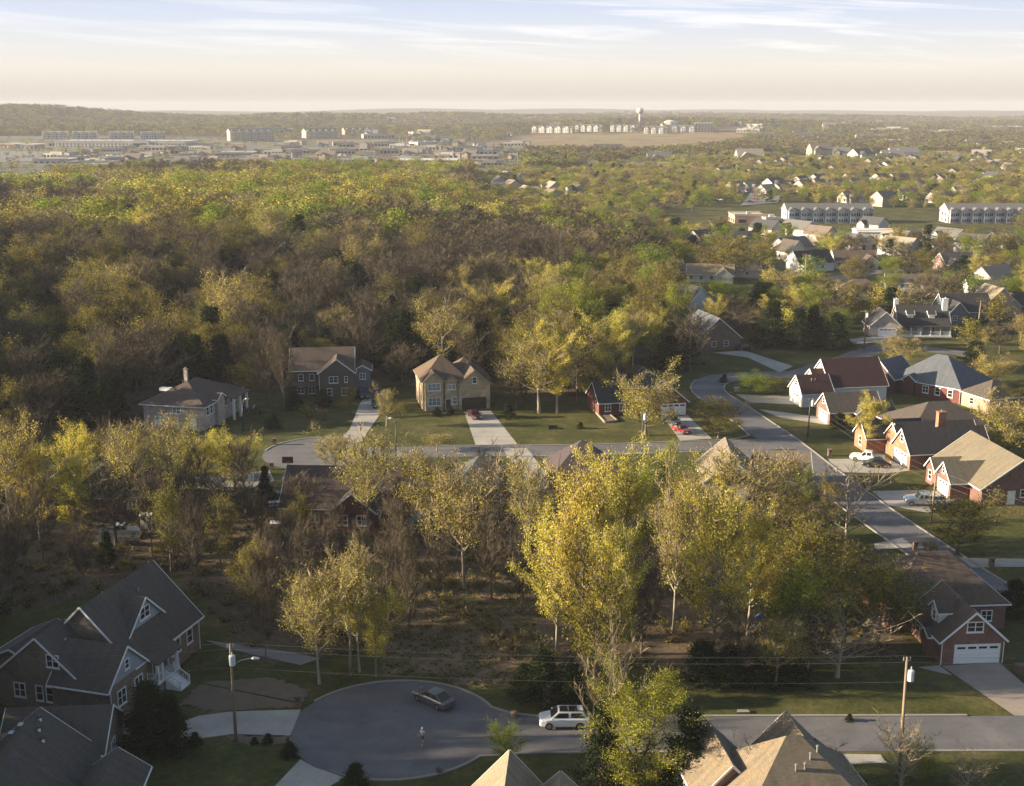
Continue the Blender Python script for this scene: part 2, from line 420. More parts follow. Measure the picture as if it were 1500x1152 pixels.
door(A, A0, 'f', 3.6, m_plain('dark_door', (.05, .03, .025)), z=1.25)
pm = MB(); pm.box(7.7, -1.6, 1.0, 11.9, -.05, 1.2); pm.box(7.8, -1.5, 0, 11.8, -.1, .997, 1)
for k in range(6): pm.box(8.9, -1.65-.3*(k+1), 0, 10.7, -1.63-.3*k, 1.02-.17*k)
pm.build('porch_steps', [WHITE, BR_GREY], A)
for x in (7.95, 11.7, 8.8):
    pm = MB(); pm.box(x-.14, -1.5, 1.4, x+.14, -1.22, 3.35); pm.box(x-.22, -1.57, 1.2, x+.22, -1.15, 1.4); pm.build('porch_column', WHITE, A)
pm = MB(); pm.prism([(7.4, -1.8, 3.36), (12.2, -1.8, 3.36), (12.2, -.3, 4.1), (7.4, -.3, 4.1)], (0, 0, .14)); pm.build('porch_roof', SH_GREY, A, uvs=True)
pm = MB()
def rail(mb, a, b, h=.95):
    a = Vector(a); b = Vector(b); up = Vector((0, 0, h)); mb.bar(a+up, b+up, .09, .07); mb.bar(a+up*.12, b+up*.12, .06, .05)
    n = max(2, int((b-a).length/.24))
    for i in range(n+1):
        p = a.lerp(b, i/n); mb.bar(p+up*.1, p+up*.98, .035, .035)
    for p in (a, b): mb.bar(p, p+up*1.1, .12, .12)
for a, b in (((7.8, -1.5, 1.2), (8.85, -1.5, 1.2)), ((10.75, -1.5, 1.2), (11.8, -1.5, 1.2)), ((7.8, -.2, 1.2), (7.8, -1.5, 1.2)), ((11.8, -.2, 1.2), (11.8, -1.5, 1.2)),
             ((8.95, -1.7, 1.1), (8.95, -3.4, .05)), ((10.65, -1.7, 1.1), (10.65, -3.4, .05))):
    pm = MB(); rail(pm, a, b); pm.build('railing', WHITE, A)
# B: roofs in the bottom left corner
B0 = g('gx', -6.2, 3.0, -1, 6, 3.0, 37); B1 = g('gy', -7.4, 2.6, -16, -.6, 2.9, 40); B2 = g('gx', -20, -7.5, -9, 1, 3.1, 37); B3 = g('gy', 2.65, 7.4, -9.6, -3.6, 2.8, 36)
B = house('hip_house', 'dark roofed house cut off by the bottom left corner, small white vents on top', (-40.2, 98.6), 4, [B0, B1, B2, B3], [BR_GREY], SH_GREY, pipes=[(3.05, -.9, 2.9)])
for x, y in ((-1.9, -2.0), (-1.6, -3.4), (-1.0, -4.4)):
    pm = MB(); zz = 2.9+(2.6-x)*math.tan(R(40))
    pm.tube([(x, y, zz-.1), (x, y, zz+.5)], .15, 8); pm.tube([(x, y, zz+.5), (x, y, zz+.62)], .24, 8, 1); pm.build('roof_vent', [WHITE, DARK], B)
for x in (-4.6, -3.7):
    pm = MB(); zz = 2.9+(x+7.4)*math.tan(R(40)); pm.box(x-.3, -1.9, zz-.2, x+.3, -1.3, zz+.32); pm.build('box_vent', STEEL, B)
window(B, B0, 'r', 2.6, 1.0, 1.4, 1.4, 2); window(B, B3, 'r', 2, 1.0, 1.4, 1.4, 2)
# C: roof tip at the bottom centre
C0 = g('hx', -6, 9, 0, 9, 3, 36); C1 = g('gy', -4.6, 2.2, 1.0, 11.2, 3.0, 48); C2 = g('gy', .9, 5.4, 3, 10.2, 3.4, 44)
C_ = house('hip_house', 'house at the bottom centre edge showing only tan roof peaks below the nearest road', (.2, 79.8), -4, [C0, C1, C2], [BR_ORG], SH_TAN, vents=3)
window(C_, C1, 'b', 2.6, 1, 1.4, 1.5, 2); window(C_, C2, 'b', 1.5, 1, 1.4, 1.5, 2)
# D: tan roof, bottom right of centre
D0 = g('hx', 0, 14.2, -1, 12, 3.2, 42); D1 = g('gy', -.5, 4.8, 6, 12.9, 3.6, 46); D2 = g('gy', 6.6, 12.4, 5, 13.4, 3.6, 46); D3 = g('gy', 10.5, 13.6, 3, 12.6, 2.9, 40)
D = house('gable_house', 'orange brick house with steep tan gabled roof at the bottom right, nearest to the street', (17.0, 83.6), 7, [D0, D1, D2, D3], [BR_ORG], m_shingle('wheat_shingle', (.18, .145, .1)), vents=4)
for b, u in ((D1, 1.9), (D2, 2.2), (D3, .7)): window(D, b, 'b', u, 1.0, 1.5, 1.5, 2)
window(D, D1, 'l', 2.0, 1, 1.2, 1.5)
garage(D, D3, 'r', 4, 4.6, 2.2)
# E: brick house with garage, right foreground
E0 = g('gy', 0, 6.9, 0, 8.6, 2.9, 42); E1 = g('hx', -2.6, 11.4, 8.65, 19, 3.5, 40); E2 = g('gx', .6, 3.2, 2.7, 4.8, 5.0, 40, z0=3.0, wm=1, oh=.25); E3 = g('gx', -.7, 0, 2.0, 3.6, 2.6, 30)
E_ = house('gable_house', 'brown brick house with white double garage door and white dormer, facing the nearest street', (47.3, 121.2), 4, [E0, E1, E2, E3], [BR_RED, SD_WHITE], SH_MOT, pipes=[(6.95, -.1, 2.8), (-.05, -.1, 2.8)])
garage(E_, E0, 'f', 1.55, 4.9, 2.15); window(E_, E0, 'f', 2.6, 3.75, 1.9, 1.25, 2); window(E_, E2, 'l', .55, 3.7, .8, 1.15)
window(E_, E0, 'l', 1.5, 1.0, 1.2, 1.4); window(E_, E1, 'r', 3, 1.0, 1.6, 1.5, 2); window(E_, E1, 'f', 11, 1, 1.4, 1.4, 2)
# F: pale brick hip house, left middle
F0 = g('hy', 0, 12.5, 0, 16, 4.9, 26, oh=.6); F1 = g('gx', 9.0, 13.2, 4.5, 7.5, 5.1, 28)
F_ = house('hip_house', 'pale brick house with low brown hip roof and white garage door, far left', (-70.5, 221.4), -12, [F0, F1], [BR_PALE], m_shingle('dull_brown_shingle', (.1, .07, .058)), chim=[(4.6, 9, 9.6, .35, BR_PALE)], vents=2)
garage(F_, F0, 'f', 2.4, 4.6, 2.2); door(F_, F0, 'f', 9.8); window(F_, F0, 'f', 6.0, 3.0, 1.8, 1.3, 2, glass=GLASSL)
for u in (1.0, 2.6, 4.2, 9, 11.5, 13.5): window(F_, F0, 'r', u, 2.6, 1.0, 1.7)
for y in (8.5, 11.5, 14.5):
    pm = MB(); pm.box(14.4, y-.2, 0, 14.8, y+.2, 4.5); pm.build('porch_column', WHITE, F_)
pm = MB(); pm.prism([(12.6, 7.8, 4.62), (15.2, 7.8, 4.5), (15.2, 15.4, 4.5), (12.6, 15.4, 4.62)], (0, 0, .16)); pm.build('porch_roof', m_shingle('dull_brown_shingle', (0, 0, 0)), F_, uvs=True)
pm = MB(); pm.box(1.2, 4.4, 6.2, 3.4, 5.6, 6.75); pm.build('skylight', WHITE, F_)
# G: dark two storey house
G0 = g('gx', 0, 13.2, 2.0, 11.5, 5.9, 38); G1 = g('gy', 6.2, 13.3, -.4, 6, 5.7, 38, wm=1); G2 = g('gy', 13.35, 16.6, 4, 9.5, 5.2, 30, wm=2)
G_ = house('two_storey_house', 'dark olive-grey two-storey house with a steep front gable, shaded by the woods', (-46.4, 243.2), 6, [G0, G1, G2], [SD_DARK, SD_DARK, SD_BLUE], SH_BRN, pipes=[(6.1, -.5, 5.5)])
window(G_, G1, 'f', 1.9, 3.5, 1.9, 1.4, 2); window(G_, G1, 'f', 5.1, 3.6, .7, 1.3); window(G_, G1, 'f', 1.4, .8, 1.1, 1.6); window(G_, G1, 'f', 4.4, .8, 1.1, 1.6)
window(G_, G0, 'f', 1.6, 3.6, 1.1, 1.4); window(G_, G0, 'f', 3.9, 3.6, 1.1, 1.4); window(G_, G0, 'f', 1.3, .8, 1.5, 1.5, 2); window(G_, G0, 'f', 3.6, .8, 1.5, 1.5, 2); window(G_, G2, 'f', 1.0, 3.2, 1.3, 1.3, 2)
pm = MB(); pm.prism([(0, 0.2, 2.7), (6.1, .2, 2.7), (6.1, 1.98, 3.3), (0, 1.98, 3.3)], (0, 0, .14)); pm.build('porch_roof', SH_BRN, G_, uvs=True)
# H: stone house
H0 = g('hx', 0, 9.0, 0, 11, 6.3, 36); H1 = g('gy', .4, 4.0, -.9, 5, 6.2, 42); H2 = g('gy', 7.2, 13.6, -1.2, 8, 5.3, 40); H3 = g('hx', 5.5, 14.2, 3.5, 12.5, 5.6, 37); H4 = g('gy', 4.5, 7.1, -.5, 3, 5.9, 34)
H_ = house('two_storey_house', 'buff stone two-storey house with dark garage door at the head of a concrete drive', (-18.0, 234.2), 12, [H0, H1, H2, H3, H4], [STONE], m_shingle('warm_brown_shingle', (.12, .085, .058)), trim=m_plain('tan_trim', (.3, .22, .14), .6))
garage(H_, H2, 'f', .75, 4.7, 2.3, m_plain('espresso_door', (.035, .02, .02)), lites=False); window(H_, H2, 'f', 2.7, 5.4, 1.0, 1.3)
window(H_, H1, 'f', .5, 4.2, 2.6, 1.5, 3, glass=GLASSL); window(H_, H1, 'f', .5, 1.1, 2.6, 1.7, 3, glass=GLASSL)
window(H_, H4, 'f', .5, 4.2, 1.7, 1.1, 2, glass=GLASSL); window(H_, H0, 'l', 3, 4.2, 1.0, 1.4, 1); window(H_, H0, 'l', 7, 4.2, 1.0, 1.4, 1)
door(H_, H4, 'f', .1, m_plain('dark_door', (0, 0, 0))); window(H_, H4, 'f', 1.4, 1.1, 1.1, 1.6, 1, glass=GLASSL)
# I: brick house behind the round tree
I0 = g('gy', 0, 10.5, 0, 12, 2.9, 40); I1 = g('gx', -7, -.05, 2.5, 11, 2.8, 36)
I_ = house('gable_house', 'dark red brick house with white garage door, half hidden by a round leafing tree', (24.6, 228.6), 12, [I0, I1], [BR_DK], SH_DK)
garage(I_, I0, 'f', 5.2, 4.9, 2.3); window(I_, I0, 'f', 1.2, 1, 1.5, 1.5, 2); window(I_, I0, 'f', 4.5, 4.2, 1.3, 1.3, 2)
for u in (1.2, 4.2): window(I_, I1, 'f', u, .9, 1.3, 1.5, 2)
# J: tan roof behind the yellow trees
J0 = g('gy', 0, 8.5, 0, 12, 3, 42); J1 = g('gx', 8.55, 17, 3, 11, 2.9, 40)
J_ = house('gable_house', 'house with a lit tan roof and blue-black wing just behind the yellow tree tops', (29.8, 177.5), -5, [J0, J1], [BR_PALE], m_shingle('grey_tan_shingle', (.19, .16, .125)), vents=3)
window(J_, J0, 'f', 3, 1, 1.6, 1.5, 2); window(J_, J1, 'f', 3, 1, 1.6, 1.5, 2)
# K: red brick row behind the bare trees
K0 = g('gx', 0, 18.3, 0, 12, 3.1, 36); K1 = g('gy', 7.5, 14, -1.2, 6, 2.9, 40)
K_ = house('brick_house', 'dark red brick house with russet roof, screened by bare trees at the centre left', (-33.8, 165.6), -3, [K0, K1], [BR_DK], m_shingle('russet_shingle', (.065, .045, .04)), pipes=[(.05, -.1, 3)])
for u in (1.4, 4.4): window(K_, K0, 'f', u, .8, 1.3, 1.6, 2)
window(K_, K1, 'f', 1.2, .8, 1.4, 1.6, 2); window(K_, K1, 'f', 3.9, .8, 1.4, 1.6, 2)
pm = MB(); pm.box(14.6, -3, 2.5, 18, -.05, 2.65); pm.box(14.6, -3, 0, 14.8, -2.8, 2.497); pm.box(17.8, -3, 0, 18, -2.8, 2.497); pm.build('porch_roof', [SH_DK], K_, uvs=True)
K2 = g('hx', 0, 14, 0, 11, 3.0, 36); K3 = g('gy', -5, .0, 1, 9, 3, 36)
K__ = house('brick_house', 'red brick house with dark slate roof behind the yellow trees at the left edge', (-67, 170.5), 4, [K2, K3], [BR_DK], SH_DK, pipes=[(14, -.1, 2.9)])
window(K__, K2, 'f', 2, .8, 1.5, 1.5, 2); window(K__, K2, 'f', 9, .8, 1.5, 1.5, 2); window(K__, K3, 'f', 1.6, .8, 1.5, 1.5, 2)
V0 = g('hx', 0, 11, 0, 10, 3.1, 42); V1 = g('gy', 5, 10, -2, 5, 3, 42)
V_ = house('brick_house', 'brick house with pointed blue-grey roof among bare trees, across the road from the stone house', (-9.5, 172.5), 2, [V0, V1], [BR_BRN], m_shingle('teal_grey_shingle', (.07, .08, .088)))
window(V_, V0, 'f', 1.8, .8, 1.5, 1.5, 2); window(V_, V1, 'f', 1.6, .8, 1.5, 1.5, 2)
W0 = g('hx', 0, 11, 0, 11, 3.1, 40)
W_ = house('brick_house', 'house whose pointed purple-brown roof tip shows above the yellow trees', (6, 179.5), 2, [W0], [BR_BRN], m_shingle('plum_shingle', (.065, .05, .055)))
window(W_, W0, 'f', 2, .8, 1.5, 1.5, 2); window(W_, W0, 'f', 7, .8, 1.5, 1.5, 2)
# L: white house with oxblood roof
L0 = g('gx', 0, 6.6, 0, 6.6, 3.0, 42); L1 = g('gx', 6.65, 19, 1.2, 11.5, 3.8, 42); L2 = g('gx', 4.0, 6.6, 2.6, 8.6, 4.3, 38)
L_ = house('gable_house', 'white house with oxblood red roofs stepping up from its low garage wing', (59.2, 236.6), 10, [L0, L1, L2], [SD_WHITE], SH_RED, vents=2)
garage(L_, L0, 'l', 2.0, 2.9, 2.2); window(L_, L0, 'l', 2.6, 3.9, 1.2, 1.2, 1); window(L_, L1, 'l', 4, 5.2, 1.2, 1.3, 1)
for u in (3, 7.5): window(L_, L1, 'f', u, 1.1, 1.5, 1.4, 2)
# M: dark red brick with blue-grey roof
M0 = g('hx', 1.5, 17.5, 0, 13.5, 3.3, 36); M1 = g('gy', -3.6, 3.2, -1.6, 7, 3.2, 44); M2 = g('gy', 5.0, 7.4, -.6, 4, 3.5, 36)
M_ = house('brick_house', 'dark red brick house under a broad blue-grey hip roof', (80.6, 252.5), -47, [M0, M1, M2], [BR_DK], SH_BLUE, pipes=[(17.5, -.1, 3.2), (17.6, 13, 3.2), (17.6, 7, 3.2)])
window(M_, M1, 'f', 2.4, 1.0, 1.5, 1.6, 2); window(M_, M1, 'f', 2.9, 4.0, .8, 1.2); door(M_, M0, 'f', 4.2)
window(M_, M0, 'f', 7.6, 1.0, 1.4, 1.6, 2); window(M_, M0, 'f', 10.4, 1.0, 1.2, 1.6); window(M_, M0, 'f', 13.2, 1.0, 1.2, 1.6)
for u in (3, 8.5): window(M_, M0, 'r', u, 1, 1.4, 1.4, 2)
# N
N0 = g('gx', 0, 10.5, 0, 6.6, 2.7, 41); N1 = g('gy', 5.2, 8.4, -1.3, 3, 2.6, 42); N2 = g('gx', 10.55, 13.5, .8, 6, 2.4, 28)
N_ = house('brick_house', 'small brown brick house with grey roof, just below the red roofed white house', (61.2, 222.6), 8, [N0, N1, N2], [BR_BRN], SH_GREY)
garage(N_, N0, 'l', 1.6, 3.9, 2.1); window(N_, N0, 'l', 2.8, 3.6, 1.0, 1.2); window(N_, N1, 'f', .9, .9, 1.4, 1.5, 2)
N3 = g('hx', 0, 17, 0, 13, 2.7, 31)
N__ = house('brick_house', 'house with a broad plain brown-grey hip roof, just right of the small brick house', (72, 207.5), 10, [N3], [BR_BRN], m_shingle('umber_shingle', (.085, .07, .062)))
window(N__, N3, 'f', 3, .9, 1.4, 1.4, 2); window(N__, N3, 'f', 10, .9, 1.4, 1.4, 2)
# O
O0 = g('gx', 0, 14.5, 0, 6.6, 2.9, 45); O1 = g('gx', .5, 15, 5.2, 10.4, 3.7, 42); O2 = g('gx', -3, 8, 10.6, 15.6, 2.8, 44)
O_ = house('brick_house', 'orange-brown brick house with black roof, three stepped gables and a sunlit white garage door', (67.3, 193.8), 8, [O0, O1, O2], [BR_ORG], SH_DK, chim=[(8.2, 6, 8.2, .7, BR_ORG)])
garage(O_, O0, 'l', 1.1, 4.4, 2.25); window(O_, O0, 'l', 2.7, 4.0, 1.1, 1.4); window(O_, O2, 'l', 1.9, .8, 1.1, 1.7); window(O_, O1, 'l', 2.2, 4.9, .9, 1.2)
# P
P0 = g('gy', 2.0, 14.4, -3.6, 13, 2.8, 35); P1 = g('gx', -1.2, 8, .2, 5.1, 2.8, 45); P2 = g('gx', -.9, 7, 6.2, 9.4, 2.8, 45)
P_ = house('brick_house', 'red-brown brick house with large tan roof and white side door, lowest on the right-hand street', (69.8, 178.2), 6, [P0, P1, P2], [BR_RED], m_shingle('sand_shingle', (.17, .148, .108)))
garage(P_, P1, 'l', .9, 3.4, 2.2); window(P_, P1, 'l', 1.9, 3.4, .8, 1.2); window(P_, P2, 'l', .9, .8, 1.2, 1.6)
door(P_, P0, 'f', 4.3); window(P_, P0, 'f', 6.2, 1.2, 1.7, 1.3, 2); window(P_, P0, 'f', 7.4, 4.0, 1.0, 1.4)
# ------------------------------------------------------------------ houses farther down the hill
def simple_house(name, label, px, py, w, d, rz, wallm, roofm, eave=2.9, pitch=36, kind='gx', wing=None, group=None, side='f', gar=False, hgt_=None):
    """px, py: the middle of the base of the front wall"""
    x, y = at(px, py); c = math.cos(R(rz)); s = math.sin(R(rz))
    bl = [Blk(kind, -w/2, w/2, 0, d, eave, pitch)]
    if wing == 'front': bl.append(Blk('gy', -w/2+.6, -w/2+w*.42, -1.8, d*.5, eave-.1, pitch+4))
    if wing == 'right': bl.append(Blk('gy', w*.1, w/2-.4, -2.2, d*.5, eave-.1, pitch+4))
    if wing == 'side': bl.append(Blk('gx', -w/2-5, -w/2-.02, 1, d-1.5, eave-.4, pitch-6))
    h = house(name, label, (x, y), rz, bl, wallm, roofm, group=group)
    for k in range(max(2, int(w/4))):
        u = .8+k*(w-2)/max(2, int(w/4))
        if wing and 1: 
            b = bl[0]
        window(h, bl[0], 'f', u, .9, 1.3, 1.4, 1, sill=False)
    window(h, bl[0], 'l', d*.3, .9, 1.3, 1.4, 1, sill=False)
    if kind == 'gx': window(h, bl[0], 'l', d*.45, eave+.4, 1.0, 1.2, 1, sill=False)
    if len(bl) > 1: window(h, bl[1], 'f', .8, .8, 1.5, 1.4, 2, sill=False)
    if gar: garage(h, bl[0], 'l', 1.0, min(4.6, d-2), 2.2, lites=False)
    return h
SH = simple_house
SH('gable_house', 'house with a tall white gable and dark roof, in shade just below the upper street', 1026, 466, 10, 9, 30, SD_WHITE, SH_DK, 3.4, 48, 'gy')
SH('brick_house', 'brick house with blue-black roof and a short side drive, above the street bend', 1052, 513, 12, 13, 14, BR_BRN, SH_BLUE, 3, 40, 'gy', 'side')
q0 = [Blk('gy', -6.5, 1.5, 0, 8, 3, 42), Blk('gx', 1.55, 15, 3, 11, 3.6, 44), Blk('gx', 4.0, 5.6, 3.8, 5.6, 5.5, 40, z0=4, wm=1, oh=.2), Blk('gx', 9.6, 11.2, 3.8, 5.6, 5.5, 40, z0=4, wm=1, oh=.2)]
Q_ = house('porch_house', 'cream house with black dormered roof, white porch railing and sunlit garage', at(1310, 494), -4, q0, [BR_PALE, SD_WHITE], SH_DK, chim=[(2.2, 9.5, 8.6, .6, SD_WHITE), (14.2, 6, 9.4, .7, SD_WHITE)])
garage(Q_, q0[0], 'f', 2.4, 4.4, 2.2); window(Q_, q0[1], 'f', 2, .9, 1.3, 1.6); window(Q_, q0[1], 'f', 8.5, .9, 1.3, 1.6); door(Q_, q0[1], 'f', 5.2)
pm = MB(); pm.box(1.7, .4, 0, 15, 2.95, .5); pm.build('porch_deck', WHITE, Q_)
for k in range(6):
    pm = MB(); pm.box(1.8+k*2.55, .5, .5, 2.0+k*2.55, .7, 2.7); pm.build('porch_column', WHITE, Q_)
pm = MB(); pm.prism([(1.6, .1, 2.7), (15.2, .1, 2.7), (15.2, 2.97, 3.5), (1.6, 2.97, 3.5)], (0, 0, .14)); pm.build('porch_roof', SH_DK, Q_)
for p_, q_ in (((1.9, .6, .5), (6.6, .6, .5)), ((9.4, .6, .5), (14.8, .6, .5))):
    pm = MB(); rail(pm, p_, q_); pm.build('railing', WHITE, Q_)
SH('gable_house', 'brown house with a blue car port, first on the lit lawn above the upper street', 976, 410, 14, 9, 10, BR_BRN, SH_GREY, 2.9, 38, 'gx', 'front')
SH('gable_house', 'pale house with three tan roof gables in a row, facing the upper street', 1040, 414, 16, 9, -8, SD_CREAM, SH_TAN, 2.8, 34, 'gx', 'right')
SH('long_house', 'small blush house with two windows under a lit roof, beside the round brown tree', 1092, 407, 11, 8, 0, SD_PINK, SH_GREY, 2.9, 28, 'gx')
SH('gable_house', 'white gabled house with black roof behind the tall bare utility pole', 1196, 398, 15, 9, 20, SD_WHITE, SH_DK, 3.2, 42, 'gx', 'front')
SH('gable_house', 'grey-roofed house with a pale garage wall right of the white gabled house', 1254, 394, 16, 10, 0, SD_CREAM, SH_BRN, 2.9, 34, 'gx', 'right')
SH('cottage', 'cream cottage with a pale chimney and sunlit brown roof beside orange trees', 1262, 440, 13, 9, -6, SD_CREAM, SH_BRN, 2.9, 36, 'hx')
SH('long_house', 'long white house catching the sun behind a bare spreading tree', 1336, 427, 17, 9, -14, SD_WHITE, SH_GREY, 2.8, 26, 'gx')
SH('gable_house', 'dark slate-roofed house with blue-grey dormer wall left of the pink gable', 1418, 472, 14, 9, 4, SD_BLUE, SH_DK, 3.1, 44, 'gx', 'front')
SH('gable_house', 'blush-coloured house with a broad white-trimmed gable at the right edge', 1466, 465, 12, 10, 8, SD_PINK, SH_TAN, 3, 42, 'gy', 'side')
SH('long_house', 'low white outbuilding with grey roof in the shade right of the bare trees', 1446, 432, 12, 7, -5, SD_WHITE, SH_GREY, 2.6, 26, 'gx')
SH('gable_house', 'pinkish brick house half hidden behind the round golden tree on the right', 1474, 604, 9, 8, 20, m_brick('rose_brick', (.42, .26, .2), (.33, .2, .16), (.4, .36, .33)), SH_GREY, 3.2, 34, 'hx')
SH('gable_house', 'dark green-roofed house peeking between trees right of the bare tree row', 1408, 398, 13, 9, 10, BR_BRN, SH_GREY, 2.9, 38, 'gx', 'front')
SH('gable_house', 'cream gable house near the top of the upper street', 1168, 382, 9, 9, 25, SD_CREAM, SH_GREY, 3.4, 44, 'gy')
SH('gable_house', 'grey house with tan roof alone in the green trees left of the lit lawn', 882, 390, 11, 9, 12, SD_GREY, SH_TAN, 2.9, 36, 'hx')
SH('gable_house', 'dark house front beside the right edge of the frame above the golden shrub', 1488, 462, 9, 8, 0, BR_DK, SH_DK, 2.9, 40, 'gx')
SH('long_house', 'big flat white building among green trees under the power lines', 1288, 352, 20, 14, -6, SD_WHITE, m_plain('pale_roof', (.6, .57, .52), .7), 3.6, 8, 'gx')
SH('hip_house', 'wide grey-roofed house glimpsed between bare trees on the wooded hillside', 410, 385, 24, 13, -6, SD_GREY, m_shingle('silver_shingle', (.2, .21, .215)), 3.2, 30, 'hx', 'front')
SH('hip_house', 'second grey roof in the hillside wood, right of the wide grey-roofed house', 486, 400, 13, 10, 12, SD_GREY, m_shingle('silver_shingle', (0, 0, 0)), 3, 34, 'hx')
SH('hip_house', 'small dim house deep in the hillside wood, below the wide grey roof', 400, 450, 9, 8, 0, SD_BLUE, SH_GREY, 2.9, 32, 'gx')
# scattered houses in the far neighbourhoods: one mesh each, they are a few pixels tall
wl = [m_plain('far_wall_white', (.4, .375, .345)), m_plain('far_wall_cream', (.36, .31, .25)), m_plain('far_wall_brick', (.3, .2, .16)), m_plain('far_wall_grey', (.34, .33, .32))]
rl = [m_plain('far_roof_grey', (.13, .125, .12), .9), m_plain('far_roof_brown', (.16, .125, .1), .9), m_plain('far_roof_dark', (.06, .06, .065), .9), m_plain('far_roof_tan', (.26, .22, .17), .9)]
def far_house_mesh(w, d, e, p, wm, rm, k):
    m = MB(); b = Blk('gx', -w/2, w/2, -d/2, d/2, e, p); wall_blk(m, b); f0 = len(m.f)
    r = MB(); t = MB(); roof_blk(r, t, b)
    b2 = Blk('gy', -w*.4, -w*.05, -d/2-2, 0, e-.15, p+5); wall_blk(m, b2); roof_blk(r, t, b2)
    for u in range(int(w/3)):
        o, rr, n = on_face(b, 'f', 1+u*2.8, .9); obox(m, o, rr, n, 0, 0, 1.3, 1.5, -.02, .06, 2)
    for u in (1.2, d-2.6):
        o, rr, n = on_face(b, 'l', u, .9); obox(m, o, rr, n, 0, 0, 1.3, 1.5, -.02, .06, 2)
    o, rr, n = on_face(b, 'f', w*.62, 0); obox(m, o, rr, n, 0, 0, 3.4, 2.2, -.02, .07, 3)
    n0 = len(m.v); m.v += r.v; m.f += [tuple(i+n0 for i in f) for f in r.f]; m.mi += [1]*len(r.f)
    return m.mesh('far_house', [wm, rm, GLASS, WHITE])
FH = [far_house_mesh(*a) for a in ((14, 9, 3, 35, wl[0], rl[0], 0), (12, 9, 5.2, 36, wl[1], rl[1], 1), (15, 10, 3, 32, wl[2], rl[2], 2), (13, 9, 3.2, 38, wl[3], rl[3], 3), (12, 9, 5, 34, wl[0], rl[2], 4), (16, 10, 3, 30, wl[1], rl[0], 5))]
def store_mesh(w, d, h, wm, rm):
    m = MB(); m.box(-w/2, -d/2, -1, w/2, d/2, h); m.box(-w/2-.2, -d/2-.2, h+.01, w/2+.2, d/2+.2, h+.5, 1)
    for k in range(int(w/4)): m.box(-w/2+1+k*4, -d/2-.06, .6, -w/2+3.6+k*4, -d/2-.003, 2.8, 2)
    m.box(-w*.2, -d/2-.5, 2.9, w*.25, -d/2-.07, h+1.2, 3); m.box(w*.1, -1, h+.501, w*.1+2, 1, h+1.6, 1); return m.mesh('far_store', [wm, rm, GLASS, wl[0]])
FH += [store_mesh(*a) for a in ((22, 14, 4.5, wl[1], rl[3]), (30, 18, 5, wl[0], rl[0]), (16, 12, 6.5, wl[2], rl[1]), (36, 16, 4.5, wl[3], wl[1]))]
def inpoly(x, y, P):
    c = False; j = len(P)-1
    for i in range(len(P)):
        if (P[i][1] > y) != (P[j][1] > y) and x < (P[j][0]-P[i][0])*(y-P[i][1])/(P[j][1]-P[i][1])+P[i][0]: c = not c
        j = i
    return c
def wpoly(pp): return [at(*p) for p in pp]
FARH = []
def far_house(x, y, rz, k, s, label, group):
    for (a, b, r) in FARH:
        if (a-x)**2+(b-y)**2 < (r+9*s)**2: return None
    for (a, b, r) in FOOT:
        if (a-x)**2+(b-y)**2 < (12)**2: return None
    nm_ = 'far_store' if k > 5 else 'far_house'; o = link(nm_, FH[k], None, (x, y, hgt(x, y)-.1), rz, (s, s, s)); tag(o, label, 'store' if k > 5 else 'house', group)
    FARH.append((x, y, 9*s)); return o
def street(p0, p1, n, label, group, cols, side=14):
    a = at(*p0); b = at(*p1); an = math.atan2(b[1]-a[1], b[0]-a[0])
    for i in range(n):
        t = (i+.5)/n+rnd.uniform(-.2, .2)/n
        for s in (-1, 1):
            if rnd.random() < .12: continue
            x = a[0]+(b[0]-a[0])*t-math.sin(an)*s*(side+rnd.uniform(-3, 4)); y = a[1]+(b[1]-a[1])*t+math.cos(an)*s*(side+rnd.uniform(-3, 4))
            far_house(x, y, an+(0 if s > 0 else PI)+rnd.uniform(-.15, .15), rnd.choice(cols), rnd.uniform(.95, 1.15), label, group)
E1_ = 'houses in the far neighbourhood on the right'
for p0, p1, n in (((1085, 285), (1300, 268), 9), ((1060, 262), (1190, 240), 8), ((1210, 262), (1330, 240), 7), ((1240, 300), (1480, 290), 6), ((1180, 225), (1290, 215), 6), ((1130, 345), (1360, 372), 8), ((1150, 362), (1330, 352), 6), ((1210, 340), (1490, 372), 8), ((1395, 412), (1510, 402), 4), ((1380, 362), (1500, 372), 5), ((1040, 372), (1160, 362), 4), ((1350, 300), (1420, 260), 4)):
    street(p0, p1, n, 'small pale house with grey roof among trees in the far right neighbourhood', E1_, (0, 1, 3, 4))
for p0, p1, n in (((1400, 240), (1500, 250), 8), ((1395, 226), (1500, 222), 9), ((1440, 214), (1500, 208), 6), ((1405, 262), (1490, 266), 5)):
    street(p0, p1, n, 'small house in the dense rows near the right edge of the horizon', 'dense house rows near the right edge', (0, 1, 4, 3), 12)
for p0, p1, n in (((805, 246), (980, 247), 9), ((790, 238), (1000, 236), 9), ((700, 262), (860, 300), 6)):
    street(p0, p1, n, 'brown-roofed house in the row below the bare tan field', 'house rows below the tan field', (1, 3, 4, 2), 15)
for p0, p1, n in (((620, 182), (700, 178), 6), ((560, 180), (640, 175), 5)):
    street(p0, p1, n, 'tiny pale house on the distant wooded slope left of the white apartments', 'distant houses on the wooded slope', (0, 1, 4), 22)

